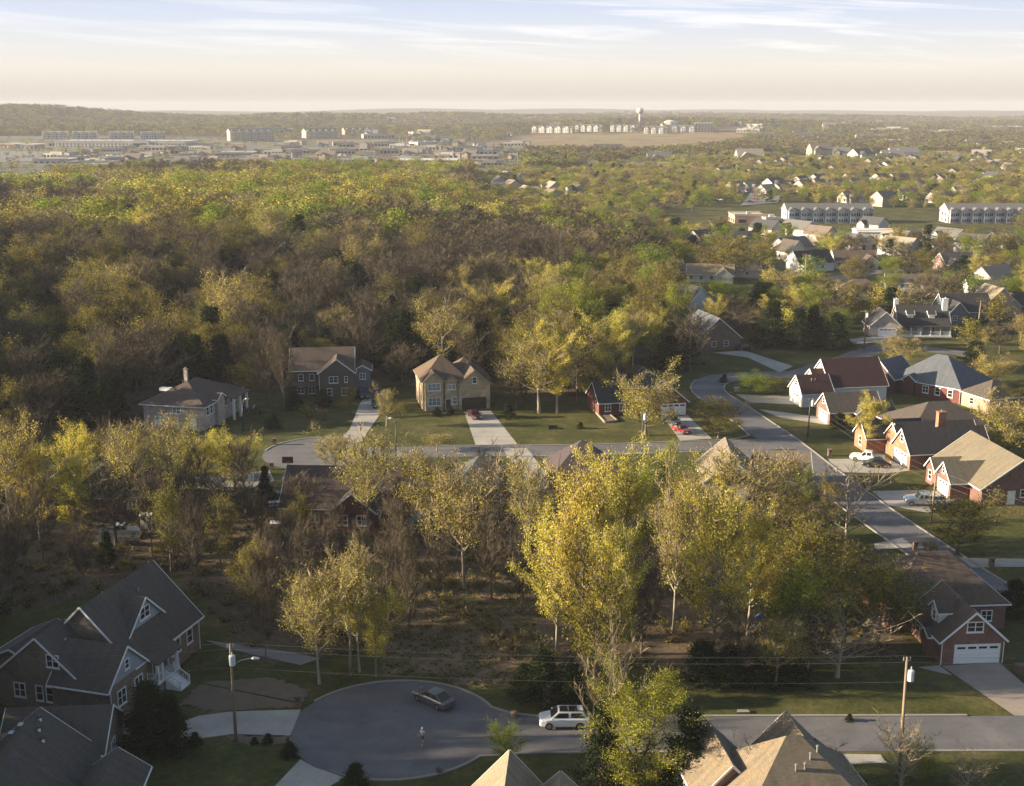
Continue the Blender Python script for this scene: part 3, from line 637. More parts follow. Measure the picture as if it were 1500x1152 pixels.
# ------------------------------------------------------------------ big buildings of the valley
FLATR = m_plain('flat_roof', (.52, .48, .43), .9, var=.12, scale=.05)
def big(name, label, px0, px1, py, h, depth, wm, rm=None, rz=None, cat='building', band=None, parapet=.8, ridge=0, group=None, canopy=False):
    x0, y0 = at(px0, py); x1, y1 = at(px1, py); w = math.hypot(x1-x0, y1-y0)
    t = thing(name, label, cat, (x0, y0, hgt((x0+x1)/2, y0)-.5), (math.atan2(y1-y0, x1-x0) if rz is None else R(rz)), group)
    m = MB(); m.box(0, 0, -3, w, depth, h); m.build('wall', wm, t, uvs=True)
    m = MB()
    if ridge:
        o = 1.0; m.prism([(-o, -o, h+.02), (-o, depth+o, h+.02), (-o, depth/2, h+ridge)], (w+2*o, 0, 0))
    else:
        m.box(-.3, -.3, h+.02, w+.3, depth+.3, h+.3)
        m.box(-.3, -.3, h+.31, w+.3, .2, h+.3+parapet); m.box(-.3, depth-.2, h+.31, w+.3, depth+.3, h+.3+parapet)
        for k in range(max(1, int(w/14))):
            x = w*(k+.5)/max(1, int(w/14)); y = depth*(.3+.4*((k*37) % 10)/10); m.box(x-1.2, y-1, h+.301, x+1.2, y+1, h+1.7)
    m.build('roof', rm or FLATR, t)
    n = max(2, int(w/5.5))
    for fl in range(max(1, int(h/3.2))):
        g_ = MB(); z = 1.0+fl*3.2
        if z+1.6 > h: break
        for k in range(n):
            u = w*(k+.25)/n; g_.box(u, -.06, z, u+w/n*.5, -.002, z+1.7)
        for k in range(max(1, int(depth/6))):
            v = 2+k*6; g_.box(-.06, v, z, -.002, v+2.6, z+1.7)
        g_.build('window_band', GLASS, t)
    if band:
        m = MB(); m.box(-.1, -.35, h*.62, w+.1, -.07, h*.86); m.build('sign_band', band, t)
    if canopy:
        m = MB(); c = w*.66; m.prism([(c-w*.07, -4, h*.3), (c+w*.07, -4, h*.3), (c+w*.07, -4, h+.5), (c, -4, h+4), (c-w*.07, -4, h+.5)], (0, 3.9, 0)); m.build('entrance_gable', band or wm, t)
        m = MB(); m.box(c-w*.05, -4.1, .2, c+w*.05, -4.01, h*.7); m.build('entrance_glass', GLASS, t)
    FARH.append(((x0+x1)/2, (y0+y1)/2+depth/2, max(w, depth)/2))
    nn = max(1, int(w/18))
    for k in range(nn+1):
        for j in (0, .5, 1): FOOT.append((x0+(x1-x0)*k/nn-(y1-y0)/w*depth*j, y0+(y1-y0)*k/nn+(x1-x0)/w*depth*j, 14))
    return t
def apart(name, label, px0, px1, py, h, depth, wm, rm, units, group=None, tall=1.0):
    x0, y0 = at(px0, py); x1, y1 = at(px1, py); w = math.hypot(x1-x0, y1-y0)
    t = thing(name, label, 'apartments', (x0, y0, hgt((x0+x1)/2, y0)-.3), math.atan2(y1-y0, x1-x0), group)
    b = [Blk('gx', 0, w, 0, depth, h, 26, z0=-3, oh=.5)]; u = w/units
    for k in range(units): b.append(Blk('gy', u*k+u*.12, u*k+u*.58, -1.6, depth*.45, h+.2, 40, z0=-3, oh=.3))
    m = MB(); r = MB(); tr = MB()
    for q in b: wall_blk(m, q); roof_blk(r, tr, q)
    m.build('wall', wm, t, uvs=True); r.build('roof', rm, t); tr.build('roof_trim', WHITE, t)
    for k in range(units):
        g_ = MB()
        for fl in range(max(1, int(h/3))):
            for a, y in ((u*k+u*.18, -1.6), (u*k+u*.4, -1.6), (u*k+u*.68, 0), (u*k+u*.84, 0)):
                g_.box(a, y-.06, fl*3+.9, a+u*.12, y-.002, fl*3+2.4)
        g_.build('window', GLASS, t)
    g_ = MB()
    for fl in range(max(1, int(h/3))):
        for v in (.2, .6): g_.box(-.06, depth*v, fl*3+.9, -.002, depth*v+1.6, fl*3+2.4)
    g_.build('window', GLASS, t)
    FARH.append(((x0+x1)/2, (y0+y1)/2, w/2))
    for k in range(int(w/12)+1): FOOT.append((x0+(x1-x0)*k/int(w/12+1), y0+(y1-y0)*k/int(w/12+1)+depth/2, 11))
    return t
W1 = m_plain('render_white', (.52, .5, .46), .8); W2 = m_plain('render_grey', (.36, .36, .37), .8); W3 = m_plain('render_cream', (.5, .43, .33), .8)
W4 = m_plain('render_pink', (.5, .3, .23), .8); W5 = m_plain('render_blue', (.14, .19, .26), .8); W6 = m_plain('render_rust', (.4, .2, .11), .8); W7 = m_plain('render_dark', (.12, .12, .13), .8)
AW = m_plain('render_bluegrey', (.4, .405, .42), .8); AP = m_plain('far_roof_grey', (0, 0, 0))
apart('apartment_block', 'grey-blue three-storey apartment row with sunlit cream end gable above the green trees', 1152, 1278, 327, 6.8, 13, AW, rl[0], 7)
apart('apartment_block', 'grey-blue apartment row of pointed gables at the right edge under the power lines', 1388, 1520, 327, 6.8, 13, AW, rl[0], 8)
apart('apartment_block', 'white apartment row on the ridge above the tan field, longest and farthest left', 779, 838, 195, 10, 16, W1, AP, 5)
apart('apartment_block', 'white apartment row on the ridge, second from the left', 842, 880, 193, 10, 16, W1, AP, 4)
apart('apartment_block', 'white apartment row on the ridge just below the slim water tower', 894, 934, 193, 10, 16, W1, AP, 4)
apart('apartment_block', 'white apartment row on the ridge in front of the round storage tank', 943, 976, 196, 10, 16, W1, AP, 3)
apart('apartment_block', 'white apartment row on the ridge right of the round storage tank', 984, 1022, 194, 10, 16, W1, AP, 3)
apart('apartment_block', 'large blue-grey apartment block with cream ends standing on the hill at the left', 337, 402, 207, 17, 20, W3, rl[0], 6)
apart('apartment_block', 'blue-grey apartment block right of the large one on the left hill', 448, 494, 203, 14, 18, W3, rl[0], 5)
apart('apartment_block', 'low cream apartment row on the left hill, half behind trees', 505, 545, 198, 11, 16, W3, rl[0], 4)
for px, s in ((62, 'leftmost of four'), (106, 'second of four from the left'), (160, 'third of four from the left'), (206, 'rightmost of four')):
    apart('hillside_apartments', 'white hillside apartment house with curved gables, %s' % s, px, px+36, 204, 10, 16, W1, rl[3], 3, 'white apartment houses above the long store')
big('shopping_centre', 'very long pale store building with a grey entrance gable, on the far left', 80, 272, 216, 9, 60, W1, band=W2, canopy=True)
big('store', 'blue-grey low store with white end wall in front of the long store', 158, 212, 238, 6, 30, W2, band=W5)
big('store', 'long low white roof at the left, just above the golden tree tops', 130, 252, 256, 4.5, 24, W1)
big('store', 'small pale shop beside the left edge with a red sign band', 0, 22, 217, 6, 30, W1, band=m_plain('sign_red', (.4, .06, .05)))
big('store', 'blue-roofed shop second from the left edge', 30, 50, 218, 6, 30, W2, band=W5)
big('warehouse', 'low dark warehouse at the left in front of the parking lots', 48, 100, 240, 5, 30, W2)
big('store', 'grey store with bright white left end below the hill apartments', 316, 368, 234, 8, 34, W2, band=W7)
big('store', 'blue-fronted building with orange brick end at the edge of the wood', 444, 486, 254, 6, 26, W6, m_plain('dark_blue_roof', (.05, .06, .08)), ridge=3, band=W5)
big('store', 'dark hip-roofed building beside the blue-fronted one', 484, 510, 248, 5, 24, W7, m_plain('dark_blue_roof', (0, 0, 0)), ridge=4)
big('warehouse', 'wide white-roofed building with a pale curved front in the middle of the valley', 580, 668, 246, 7, 50, W7, m_plain('white_roof', (.66, .63, .58), .7))
big('store', 'white drum-fronted shop in front of the wide white-roofed building', 616, 656, 250, 5.5, 20, W1, m_plain('white_roof', (0, 0, 0)), ridge=2.5)
big('store', 'cream shop with square front at the centre of the valley', 526, 546, 230, 6, 24, W3, W3)
big('store', 'cream two-storey shop block right of the centre of the valley', 584, 602, 228, 8, 24, W3, W3)
big('store', 'pink-tan shop building at the foot of the tan field', 690, 730, 238, 7, 24, W4)
big('store', 'pale square building behind the pink-tan shop', 708, 722, 230, 8, 20, W1)
big('store', 'low blush building with long flat roof among the green trees at centre', 718, 738, 281, 5, 22, W4, m_plain('rose_roof', (.46, .33, .27)))
big('store', 'long low salmon building right of the blush one among green trees', 752, 792, 287, 4.5, 20, W4, m_plain('rose_roof', (0, 0, 0)))
big('store', 'long salmon-pink low building beside the lit apartments', 1076, 1122, 328, 4.5, 18, W4, W3)
big('store', 'small flat cream building at the end of the salmon-pink one', 1122, 1142, 331, 4, 16, W3)
big('store', 'tan building with a red gable at the foot of the tan field', 872, 912, 222, 6, 24, m_plain('render_red', (.42, .12, .09), .8), rl[2], ridge=4)
big('warehouse', 'dark flat-roofed block right of the white ridge apartments', 1018, 1044, 194, 18, 50, W7, W2)
big('warehouse', 'cream building with long flat roof in the right distance', 1290, 1330, 214, 8, 50, W3, W3)
big('warehouse', 'long white-roofed warehouse near the horizon on the right', 1322, 1372, 188, 10, 160, W1, m_plain('white_roof', (0, 0, 0)))
big('warehouse', 'white warehouse roof at the right edge of the horizon', 1462, 1520, 192, 10, 140, W1, m_plain('white_roof', (0, 0, 0)))
big('store', 'pale building cluster left of the far right warehouse', 1086, 1110, 184, 10, 80, W1)
big('store', 'grey building right of the pale one on the far plain', 1116, 1142, 189, 10, 70, W2)
big('store', 'low bluish store with white front on the far plain behind the hill apartments', 612, 650, 214, 6, 40, W1, m_plain('pale_blue_roof', (.32, .42, .48)))
# water tower and tank
x, y = at(937, 186); z0 = hgt(x, y)
wt = thing('water_tower', 'slim white water tower with a ball-shaped tank rising above the ridge', 'water tower', (x, y, z0-1)); zt = zat(x, y, 158)-z0+1; rb = 5.6/ppm(y)
m = MB(); m.tube([(0, 0, 0), (0, 0, 4), (0, 0, zt-rb*1.5)], [rb*.5, rb*.3, rb*.26], 12); m.build('shaft', W1, wt, smooth=True)
m = MB(); pr = [(zt-rb*1.6, .28), (zt-rb*1.45, .5), (zt-rb*1.2, .82), (zt-rb*.85, 1.0), (zt-rb*.5, .92), (zt-rb*.2, .6), (zt-rb*.02, .15)]
m.tube([(0, 0, a) for a, b in pr], [b*rb for a, b in pr], 20); m.build('tank', W1, wt, smooth=True)
x, y = at(982, 188); z0 = hgt(x, y); rb = 9.5/ppm(y); zt = zat(x, y, 176)-z0+1
wt = thing('storage_tank', 'squat round white storage tank on the ridge right of the water tower', 'tank', (x, y, z0-1))
m = MB(); m.tube([(0, 0, 0), (0, 0, zt*.82)], rb, 28); m.build('shell', W1, wt)
m = MB(); m.tube([(0, 0, zt*.82+.02), (0, 0, zt*.93), (0, 0, zt)], [rb*1.01, rb*.6, rb*.1], 28); m.build('tank_roof', FLATR, wt)
# ------------------------------------------------------------------ ground
P_FOR = wpoly([(-250, 680), (-60, 640), (195, 640), (205, 602), (345, 572), (420, 576), (426, 560), (530, 560), (560, 566), (600, 562), (735, 580), (870, 588), (905, 556), (1000, 515), (985, 470), (960, 425), (930, 380), (700, 318), (690, 262), (-300, 258)])
P_THK = wpoly([(-250, 700), (60, 690), (160, 690), (250, 745), (390, 725), (600, 745), (760, 745), (800, 730), (1010, 700), (1140, 700), (1255, 790), (1315, 850), (1320, 962), (1010, 985), (760, 975), (640, 930), (580, 960), (380, 968), (250, 840), (-250, 960)])
P_CLR = wpoly([(560, 985), (580, 900), (620, 840), (790, 850), (790, 960), (760, 1000), (700, 1010), (640, 995)])
P_COM = [wpoly([(-60, 262), (-60, 200), (330, 202), (560, 210), (770, 208), (770, 262), (690, 262), (560, 254), (420, 256), (250, 258)])]
P_FLD = [wpoly([(322, 222), (400, 206), (545, 202), (640, 212), (560, 224)]), wpoly([(690, 212), (760, 197), (1000, 195), (1085, 186), (1100, 206), (1040, 222), (940, 228), (770, 226)]), wpoly([(800, 256), (880, 250), (990, 252), (990, 262), (820, 266)])]
P_RES = wpoly([(690, 320), (935, 382), (1000, 455), (1010, 520), (1180, 500), (1260, 500), (1510, 530), (1650, 560), (1650, 205), (1400, 205), (1060, 228), (690, 262)])
P_PRK = wpoly([(1075, 300), (1150, 285), (1160, 262), (1080, 275)])
def axis(lo, mid0, mid1, hi, d, g):
    a = []; x = mid0
    while x < mid1: a.append(x); x += d
    s = d; x = mid1
    while x < hi: a.append(x); s *= g; x += s
    s = d; x = mid0-d; b = []
    while x > lo: b.append(x); s *= g; x -= s
    return b[::-1]+a+[hi]
XS = axis(-9000, -125, 125, 9000, 2.6, 1.09); YS = axis(-180, 60, 300, 12500, 2.6, 1.045)
vs = [(x, y, hgt(x, y)) for y in YS for x in XS]; nx = len(XS)
fs = [(j*nx+i, j*nx+i+1, (j+1)*nx+i+1, (j+1)*nx+i) for j in range(len(YS)-1) for i in range(nx-1)]
me = bpy.data.meshes.new('ground'); me.from_pydata(vs, [], fs); me.polygons.foreach_set('use_smooth', [True]*len(fs))
zc = []
for (x, y, z) in vs:
    litter = 1.0 if (inpoly(x, y, P_FOR) or inpoly(x, y, P_THK)) else 0.0
    if x+0.45*y < -14 and 20 < y < 420: litter = 1.0
    if inpoly(x, y, P_CLR): litter = .8
    fld = 1.0 if any(inpoly(x, y, p) for p in P_FLD) else 0.0
    com = 1.0 if any(inpoly(x, y, p) for p in P_COM) else 0.0
    far = sm(1000, 1800, y)*(1-fld)*(1-com)
    zc += [max(litter, far*.8), fld, com, 1.0 if inpoly(x, y, P_CLR) else 0.0]
ca = me.color_attributes.new('land_use', 'FLOAT_COLOR', 'POINT'); ca.data.foreach_set('color', zc)
mt, nt, b = nmat('meadow_and_leaf_litter')
pp = pos(nt)
at_ = N(nt, 'ShaderNodeAttribute', attribute_name='land_use'); sp = N(nt, 'ShaderNodeSeparateColor'); L(nt, at_.outputs['Color'], sp.inputs[0])
n1 = noise(nt, pp, .12, 6, .62); n2 = noise(nt, pp, 1.6, 5, .65); n3 = noise(nt, pp, .012, 5, .6)
gr = ramp(nt, n1, [(.25, (.042, .05, .018)), (.48, (.07, .076, .026)), (.66, (.12, .108, .048)), (.82, (.17, .13, .075))])
gr = mixc(nt, .7, gr, ramp(nt, noise(nt, pp, .45, 5, .7), [(.3, (.6, .62, .6)), (.5, (1, 1, 1)), (.7, (1.5, 1.3, 1.05))]), 'MULTIPLY')
gr = mixc(nt, .75, gr, ramp(nt, n2, [(.25, (.5, .5, .5)), (.75, (1.4, 1.35, 1.2))]), 'MULTIPLY')
li = ramp(nt, n1, [(.25, (.05, .042, .026)), (.5, (.11, .085, .056)), (.75, (.19, .14, .095))])
li = mixc(nt, .8, li, ramp(nt, n2, [(.25, (.45, .45, .45)), (.75, (1.5, 1.4, 1.3))]), 'MULTIPLY')
cl = ramp(nt, noise(nt, pp, .22, 6, .7), [(.3, (.06, .065, .028)), (.46, (.11, .095, .05)), (.55, (.19, .14, .095)), (.75, (.24, .175, .12))])
cl = mixc(nt, .8, cl, ramp(nt, n2, [(.25, (.55, .55, .55)), (.75, (1.45, 1.4, 1.35))]), 'MULTIPLY')
li = mixc(nt, at_.outputs['Alpha'], li, cl)
fd = ramp(nt, noise(nt, pp, .009, 6, .65, .5), [(.3, (.1, .115, .04)), (.42, (.19, .165, .075)), (.5, (.25, .19, .1)), (.6, (.2, .12, .075)), (.7, (.15, .15, .06))])
cm = ramp(nt, noise(nt, pp, .016, 5, .6), [(.38, (.11, .12, .045)), (.5, (.2, .175, .11)), (.56, (.15, .145, .145)), (.7, (.2, .19, .185))])
edge = mathn(nt, 'ADD', sp.outputs[0], mathn(nt, 'MULTIPLY', mathn(nt, 'SUBTRACT', n2, .5), .9))
c = mixc(nt, ramp(nt, edge, [(.35, (0, 0, 0)), (.65, (1, 1, 1))]), gr, li)
c = mixc(nt, sp.outputs[1], c, fd); c = mixc(nt, sp.outputs[2], c, cm)
L(nt, c, b.inputs['Base Color']); b.inputs['Roughness'].default_value = 1; b.inputs['Specular IOR Level'].default_value = .1
bp = N(nt, 'ShaderNodeBump', Strength=.6, Distance=.1); L(nt, n2, bp.inputs['Height']); L(nt, bp.outputs[0], b.inputs['Normal'])
me.materials.append(mt); tag(link('ground', me), kind='structure')
# ------------------------------------------------------------------ roads, drives, paths
def m_road(name, a, b_, crack=True):
    m, nt, b = nmat(name); p = pos(nt)
    n1 = noise(nt, p, .25, 6, .65); n2 = noise(nt, p, 7, 3); mp = N(nt, 'ShaderNodeMapping'); mp.inputs['Scale'].default_value = (.05, .5, 1); L(nt, p, mp.inputs[0])
    n3 = noise(nt, mp.outputs[0], 1.0, 4)
    c = ramp(nt, n1, [(.3, a), (.7, b_)]); c = mixc(nt, .5, c, ramp(nt, n2, [(.3, (.75, .75, .75)), (.7, (1.2, 1.2, 1.2))]), 'MULTIPLY')
    c = mixc(nt, .5, c, ramp(nt, n3, [(.35, (.8, .8, .8)), (.65, (1.15, 1.13, 1.1))]), 'MULTIPLY')
    if crack:
        v = N(nt, 'ShaderNodeTexVoronoi', feature='DISTANCE_TO_EDGE'); v.inputs['Scale'].default_value = .28
        ds = N(nt, 'ShaderNodeVectorMath', operation='ADD'); nv = N(nt, 'ShaderNodeTexNoise'); nv.inputs['Scale'].default_value = .6; L(nt, p, nv.inputs['Vector'])
        L(nt, p, ds.inputs[0]); L(nt, nv.outputs['Color'], ds.inputs[1]); L(nt, ds.outputs[0], v.inputs['Vector'])
        c = mixc(nt, ramp(nt, v.outputs['Distance'], [(.0, (.35, .35, .35)), (.01, (0, 0, 0))]), c, (.03, .03, .032))
        pt = N(nt, 'ShaderNodeTexVoronoi'); pt.inputs['Scale'].default_value = .11; L(nt, ds.outputs[0], pt.inputs['Vector']); ps = N(nt, 'ShaderNodeSeparateColor'); L(nt, pt.outputs['Color'], ps.inputs[0])
        c = mixc(nt, .5, c, ramp(nt, ps.outputs[0], [(.0, (.82, .82, .83)), (.5, (1, 1, 1)), (1, (1.16, 1.15, 1.13))]), 'MULTIPLY')
        st_ = noise(nt, p, .9, 5, .7); c = mixc(nt, ramp(nt, st_, [(.62, (0, 0, 0)), (.75, (.55, .55, .55))]), c, (.045, .043, .045))
    L(nt, c, b.inputs['Base Color']); b.inputs['Roughness'].default_value = .85
    return m
ASPH = m_road('asphalt', (.1, .097, .104), (.15, .144, .15)); CONCD = m_road('drive_concrete', (.3, .275, .24), (.42, .39, .345), False); CONCB = m_road('warm_concrete', (.25, .205, .17), (.34, .285, .24), False); DIRT = m_plain('dirt', (.15, .11, .075), 1, var=.35, scale=.7)
_lay = [0]
def flat(name, poly, mat, z=.02):
    _lay[0] += 1; z += .0006*_lay[0]
    m = MB(); m.face([(x, y, z) for x, y in poly]); o = m.build(name, mat); tag(o, kind='structure'); ROADS.append(poly); return o
ROADS = []
def strip(name, pts, w, mat, z=.02, kerb=True, kr=(1, 1)):
    """a road along world points, with concrete kerbs"""
    P = [Vector((p[0], p[1], 0)) for p in pts]
    Q = []
    for i in range(len(P)-1):                                        # Catmull-Rom smoothing
        p0 = P[max(i-1, 0)]; p1 = P[i]; p2 = P[i+1]; p3 = P[min(i+2, len(P)-1)]
        for k in range(8):
            t = k/8; Q.append(.5*((2*p1)+(p2-p0)*t+(2*p0-5*p1+4*p2-p3)*t*t+(3*p1-p0-3*p2+p3)*t**3))
    Q.append(P[-1]); lf = []; rt = []
    for i, q in enumerate(Q):
        d = (Q[min(i+1, len(Q)-1)]-Q[max(i-1, 0)]).normalized(); n = Vector((-d.y, d.x, 0))
        lf.append(q+n*w/2); rt.append(q-n*w/2)
    _lay[0] += 1; z += .0006*_lay[0]; m = MB()
    for i in range(len(Q)-1): m.face([(v.x, v.y, hgt(v.x, v.y)+z) for v in (rt[i], rt[i+1], lf[i+1], lf[i])])
    tag(m.build(name, mat), kind='structure')
    ROADS.append([(v.x, v.y) for v in lf]+[(v.x, v.y) for v in rt[::-1]])
    return lf, rt
def kerb(pts, closed=False):
    m = MB()
    P = [Vector((p[0], p[1], 0)) for p in pts]
    for a, b_ in zip(P, P[1:]):
        d = (b_-a); 
        if d.length < .05: continue
        d.normalize(); n = Vector((-d.y, d.x, 0))*.16
        q = [a-n-d*.01, b_-n+d*.01, b_+n+d*.01, a+n-d*.01]
        m.prism([(v.x, v.y, hgt(v.x, v.y)-.05) for v in q], (0, 0, .17))
    tag(m.build('kerb', CONC), kind='structure')
# nearest street and cul-de-sac
cx, cy, rx, ry = -11.6, 107.6, 10.4, 9.7
ring = [(cx+rx*math.cos(a), cy+ry*math.sin(a)) for a in [2*PI*k/72 for k in range(72)]]
Ytop, Ybot = 109.5, 102.6
def arcpts(a0, a1, n=40): return [(cx+rx*math.cos(R(a0+(a1-a0)*k/n)), cy+ry*math.sin(R(a0+(a1-a0)*k/n))) for k in range(n+1)]
bulb = arcpts(24, 325, 60)+[(3, Ybot+.2), (3, Ytop)]
flat('road', bulb, ASPH)
flat('road', [(2.98, Ybot+.2), (75, Ybot+.6), (75, Ytop+.4), (2.98, Ytop)], ASPH)
kerb(arcpts(24, 148)+[]); kerb(arcpts(198, 214)); kerb(arcpts(262, 325)+[(3, Ybot+.1), (27, Ybot+.3)]); kerb([(arcpts(24, 24, 1)[0])]+[(0, 110.2), (3, Ytop+.1), (46, Ytop+.35)]); kerb([(57, Ytop+.35), (75, Ytop+.5)]); kerb([(37, Ybot+.4), (75, Ybot+.5)])
# middle street
mid = [at(455, 662), at(560, 663), at(700, 661), at(850, 660), at(1000, 655), at(1145, 650)]
lf1, rt1 = strip('road', mid, 7.0, ASPH)
mcx, mcy = at(462, 664)
flat('road', [(mcx+9.2*math.cos(2*PI*k/60), mcy+10.0*math.sin(2*PI*k/60)) for k in range(60)], ASPH)
mrd = [at(1168, 549), at(1105, 550), at(1050, 556), at(1037, 572), at(1070, 596), at(1108, 622), at(1150, 652), at(1200, 692), at(1270, 745), at(1335, 790), at(1400, 834), at(1480, 885)]
lf2, rt2 = strip('road', mrd, 7.2, ASPH)
flat('road', [(v.x, v.y) for v in (rt2[40], rt2[43], lf1[38], lf1[35], rt1[35], rt2[58], lf2[52], lf2[42])], ASPH)
kerb([(v.x, v.y) for v in lf2[12:]]) ; kerb([(v.x, v.y) for v in rt2[61:]]); kerb([(v.x, v.y) for v in rt2[18:41]]+[((rt2[42].x+lf1[37].x)/2+.6, (rt2[42].y+lf1[37].y)/2-.6)]+[(v.x, v.y) for v in lf1[36:11:-1]]); kerb([(v.x, v.y) for v in rt1[16:34]])
kerb([(mcx+9.25*math.cos(R(a)), mcy+10.05*math.sin(R(a))) for a in range(48, 175, 4)])
# upper streets
up1 = [at(938, 452), at(1000, 440), at(1060, 436), at(1130, 425), at(1210, 410), at(1290, 398), at(1390, 388), at(1500, 380)]
strip('road', up1, 8, ASPH); strip('road', [at(1040, 436), at(1100, 452), at(1170, 470)], 6.5, ASPH)
strip('road', [at(1168, 549), at(1230, 530), at(1300, 508), at(1360, 512), at(1420, 520)], 6.5, ASPH)
strip('road', [at(1260, 402), at(1275, 376), at(1268, 352)], 6.5, ASPH)
def drive(pts, mat=CONCD, name='driveway', z=.03): return flat(name, [at(*p) for p in pts], mat, z)
drive([(292, 1049), (340, 1043), (441, 1040), (425, 1078), (340, 1076), (268, 1086), (215, 1075)])
drive([(80, 1034), (140, 1030), (200, 1062), (215, 1085), (120, 1060)])
drive([(246, 998), (283, 981), (222, 1018), (190, 1052), (172, 1050)], CONCB, 'path')
drive([(300, 938), (420, 955), (470, 965), (440, 975), (330, 950)], m_plain('gravel', (.2, .19, .18), 1, var=.3, scale=3), 'path')
drive([(440, 1113), (462, 1125), (505, 1140), (470, 1160), (395, 1160)])
drive([(1379, 976), (1464, 971), (1520, 1020), (1520, 1049), (1486, 1049)], CONCB)
drive([(1345, 978), (1376, 975), (1395, 990), (1380, 987)], CONCD, 'path')
drive([(1236, 1105), (1290, 1106), (1300, 1118), (1232, 1120)])
drive([(680, 604), (719, 602), (758, 651), (697, 653)])
drive([(736, 657), (772, 657), (820, 720), (775, 720)])
drive([(527, 592), (540, 575), (566, 572), (562, 600), (528, 648), (492, 650), (512, 630)])
drive([(972, 612), (1007, 609), (1043, 643), (996, 646)])
drive([(1078, 578), (1164, 581), (1164, 593), (1098, 590)])
drive([(1112, 600), (1205, 612), (1212, 623), (1142, 612)])
drive([(1213, 673), (1300, 672), (1334, 690), (1296, 694), (1224, 692)])
drive([(1277, 720), (1380, 718), (1406, 730), (1360, 752), (1302, 741)])
drive([(1280, 797), (1322, 789), (1342, 802), (1284, 806)]); drive([(1405, 818), (1500, 819), (1500, 831), (1424, 832)])
drive([(1044, 517), (1090, 514), (1162, 537), (1142, 546), (1095, 524)]); drive([(1244, 497), (1300, 492), (1310, 499), (1250, 505)])
drive([(285, 700), (395, 690), (402, 705), (350, 722), (290, 716)]); drive([(575, 745), (620, 730), (640, 745), (600, 770)])
for p in ([(300, 1000), (395, 992), (452, 1012), (436, 1036), (300, 1041), (262, 1030)], [(330, 1078), (424, 1078), (420, 1090), (360, 1092)]):
    q0 = [at(*q) for q in p]; q1 = []
    for u, v in zip(q0, q0[1:]+q0[:1]):
        for k in range(14): q1.append((u[0]+(v[0]-u[0])*k/14+rnd.uniform(-.35, .35), u[1]+(v[1]-u[1])*k/14+rnd.uniform(-.35, .35)))
    flat('bare_soil', q1, DIRT, .012)
PARK = m_road('parking_asphalt', (.16, .155, .15), (.22, .21, .205), False)
for p in ([(80, 223), (300, 218), (300, 226), (90, 233)], [(220, 236), (310, 230), (320, 240), (220, 246)], [(385, 240), (560, 232), (570, 240), (400, 248)], [(0, 222), (70, 222), (70, 236), (0, 238)], [(1100, 282), (1148, 276), (1140, 298), (1085, 302)], [(650, 224), (720, 220), (720, 228), (660, 232)]):
    q = wpoly(p); m = MB(); m.face([(x, y, .35) for x, y in q]); tag(m.build('parking_lot', PARK), kind='structure')
for p in ([(0, 246), (130, 243), (420, 236), (640, 224), (760, 219)], [(0, 236), (60, 230), (330, 222), (500, 226)], [(1480, 262), (1445, 240), (1430, 222)]):
    strip('road', wpoly(p), 13, PARK, .4)
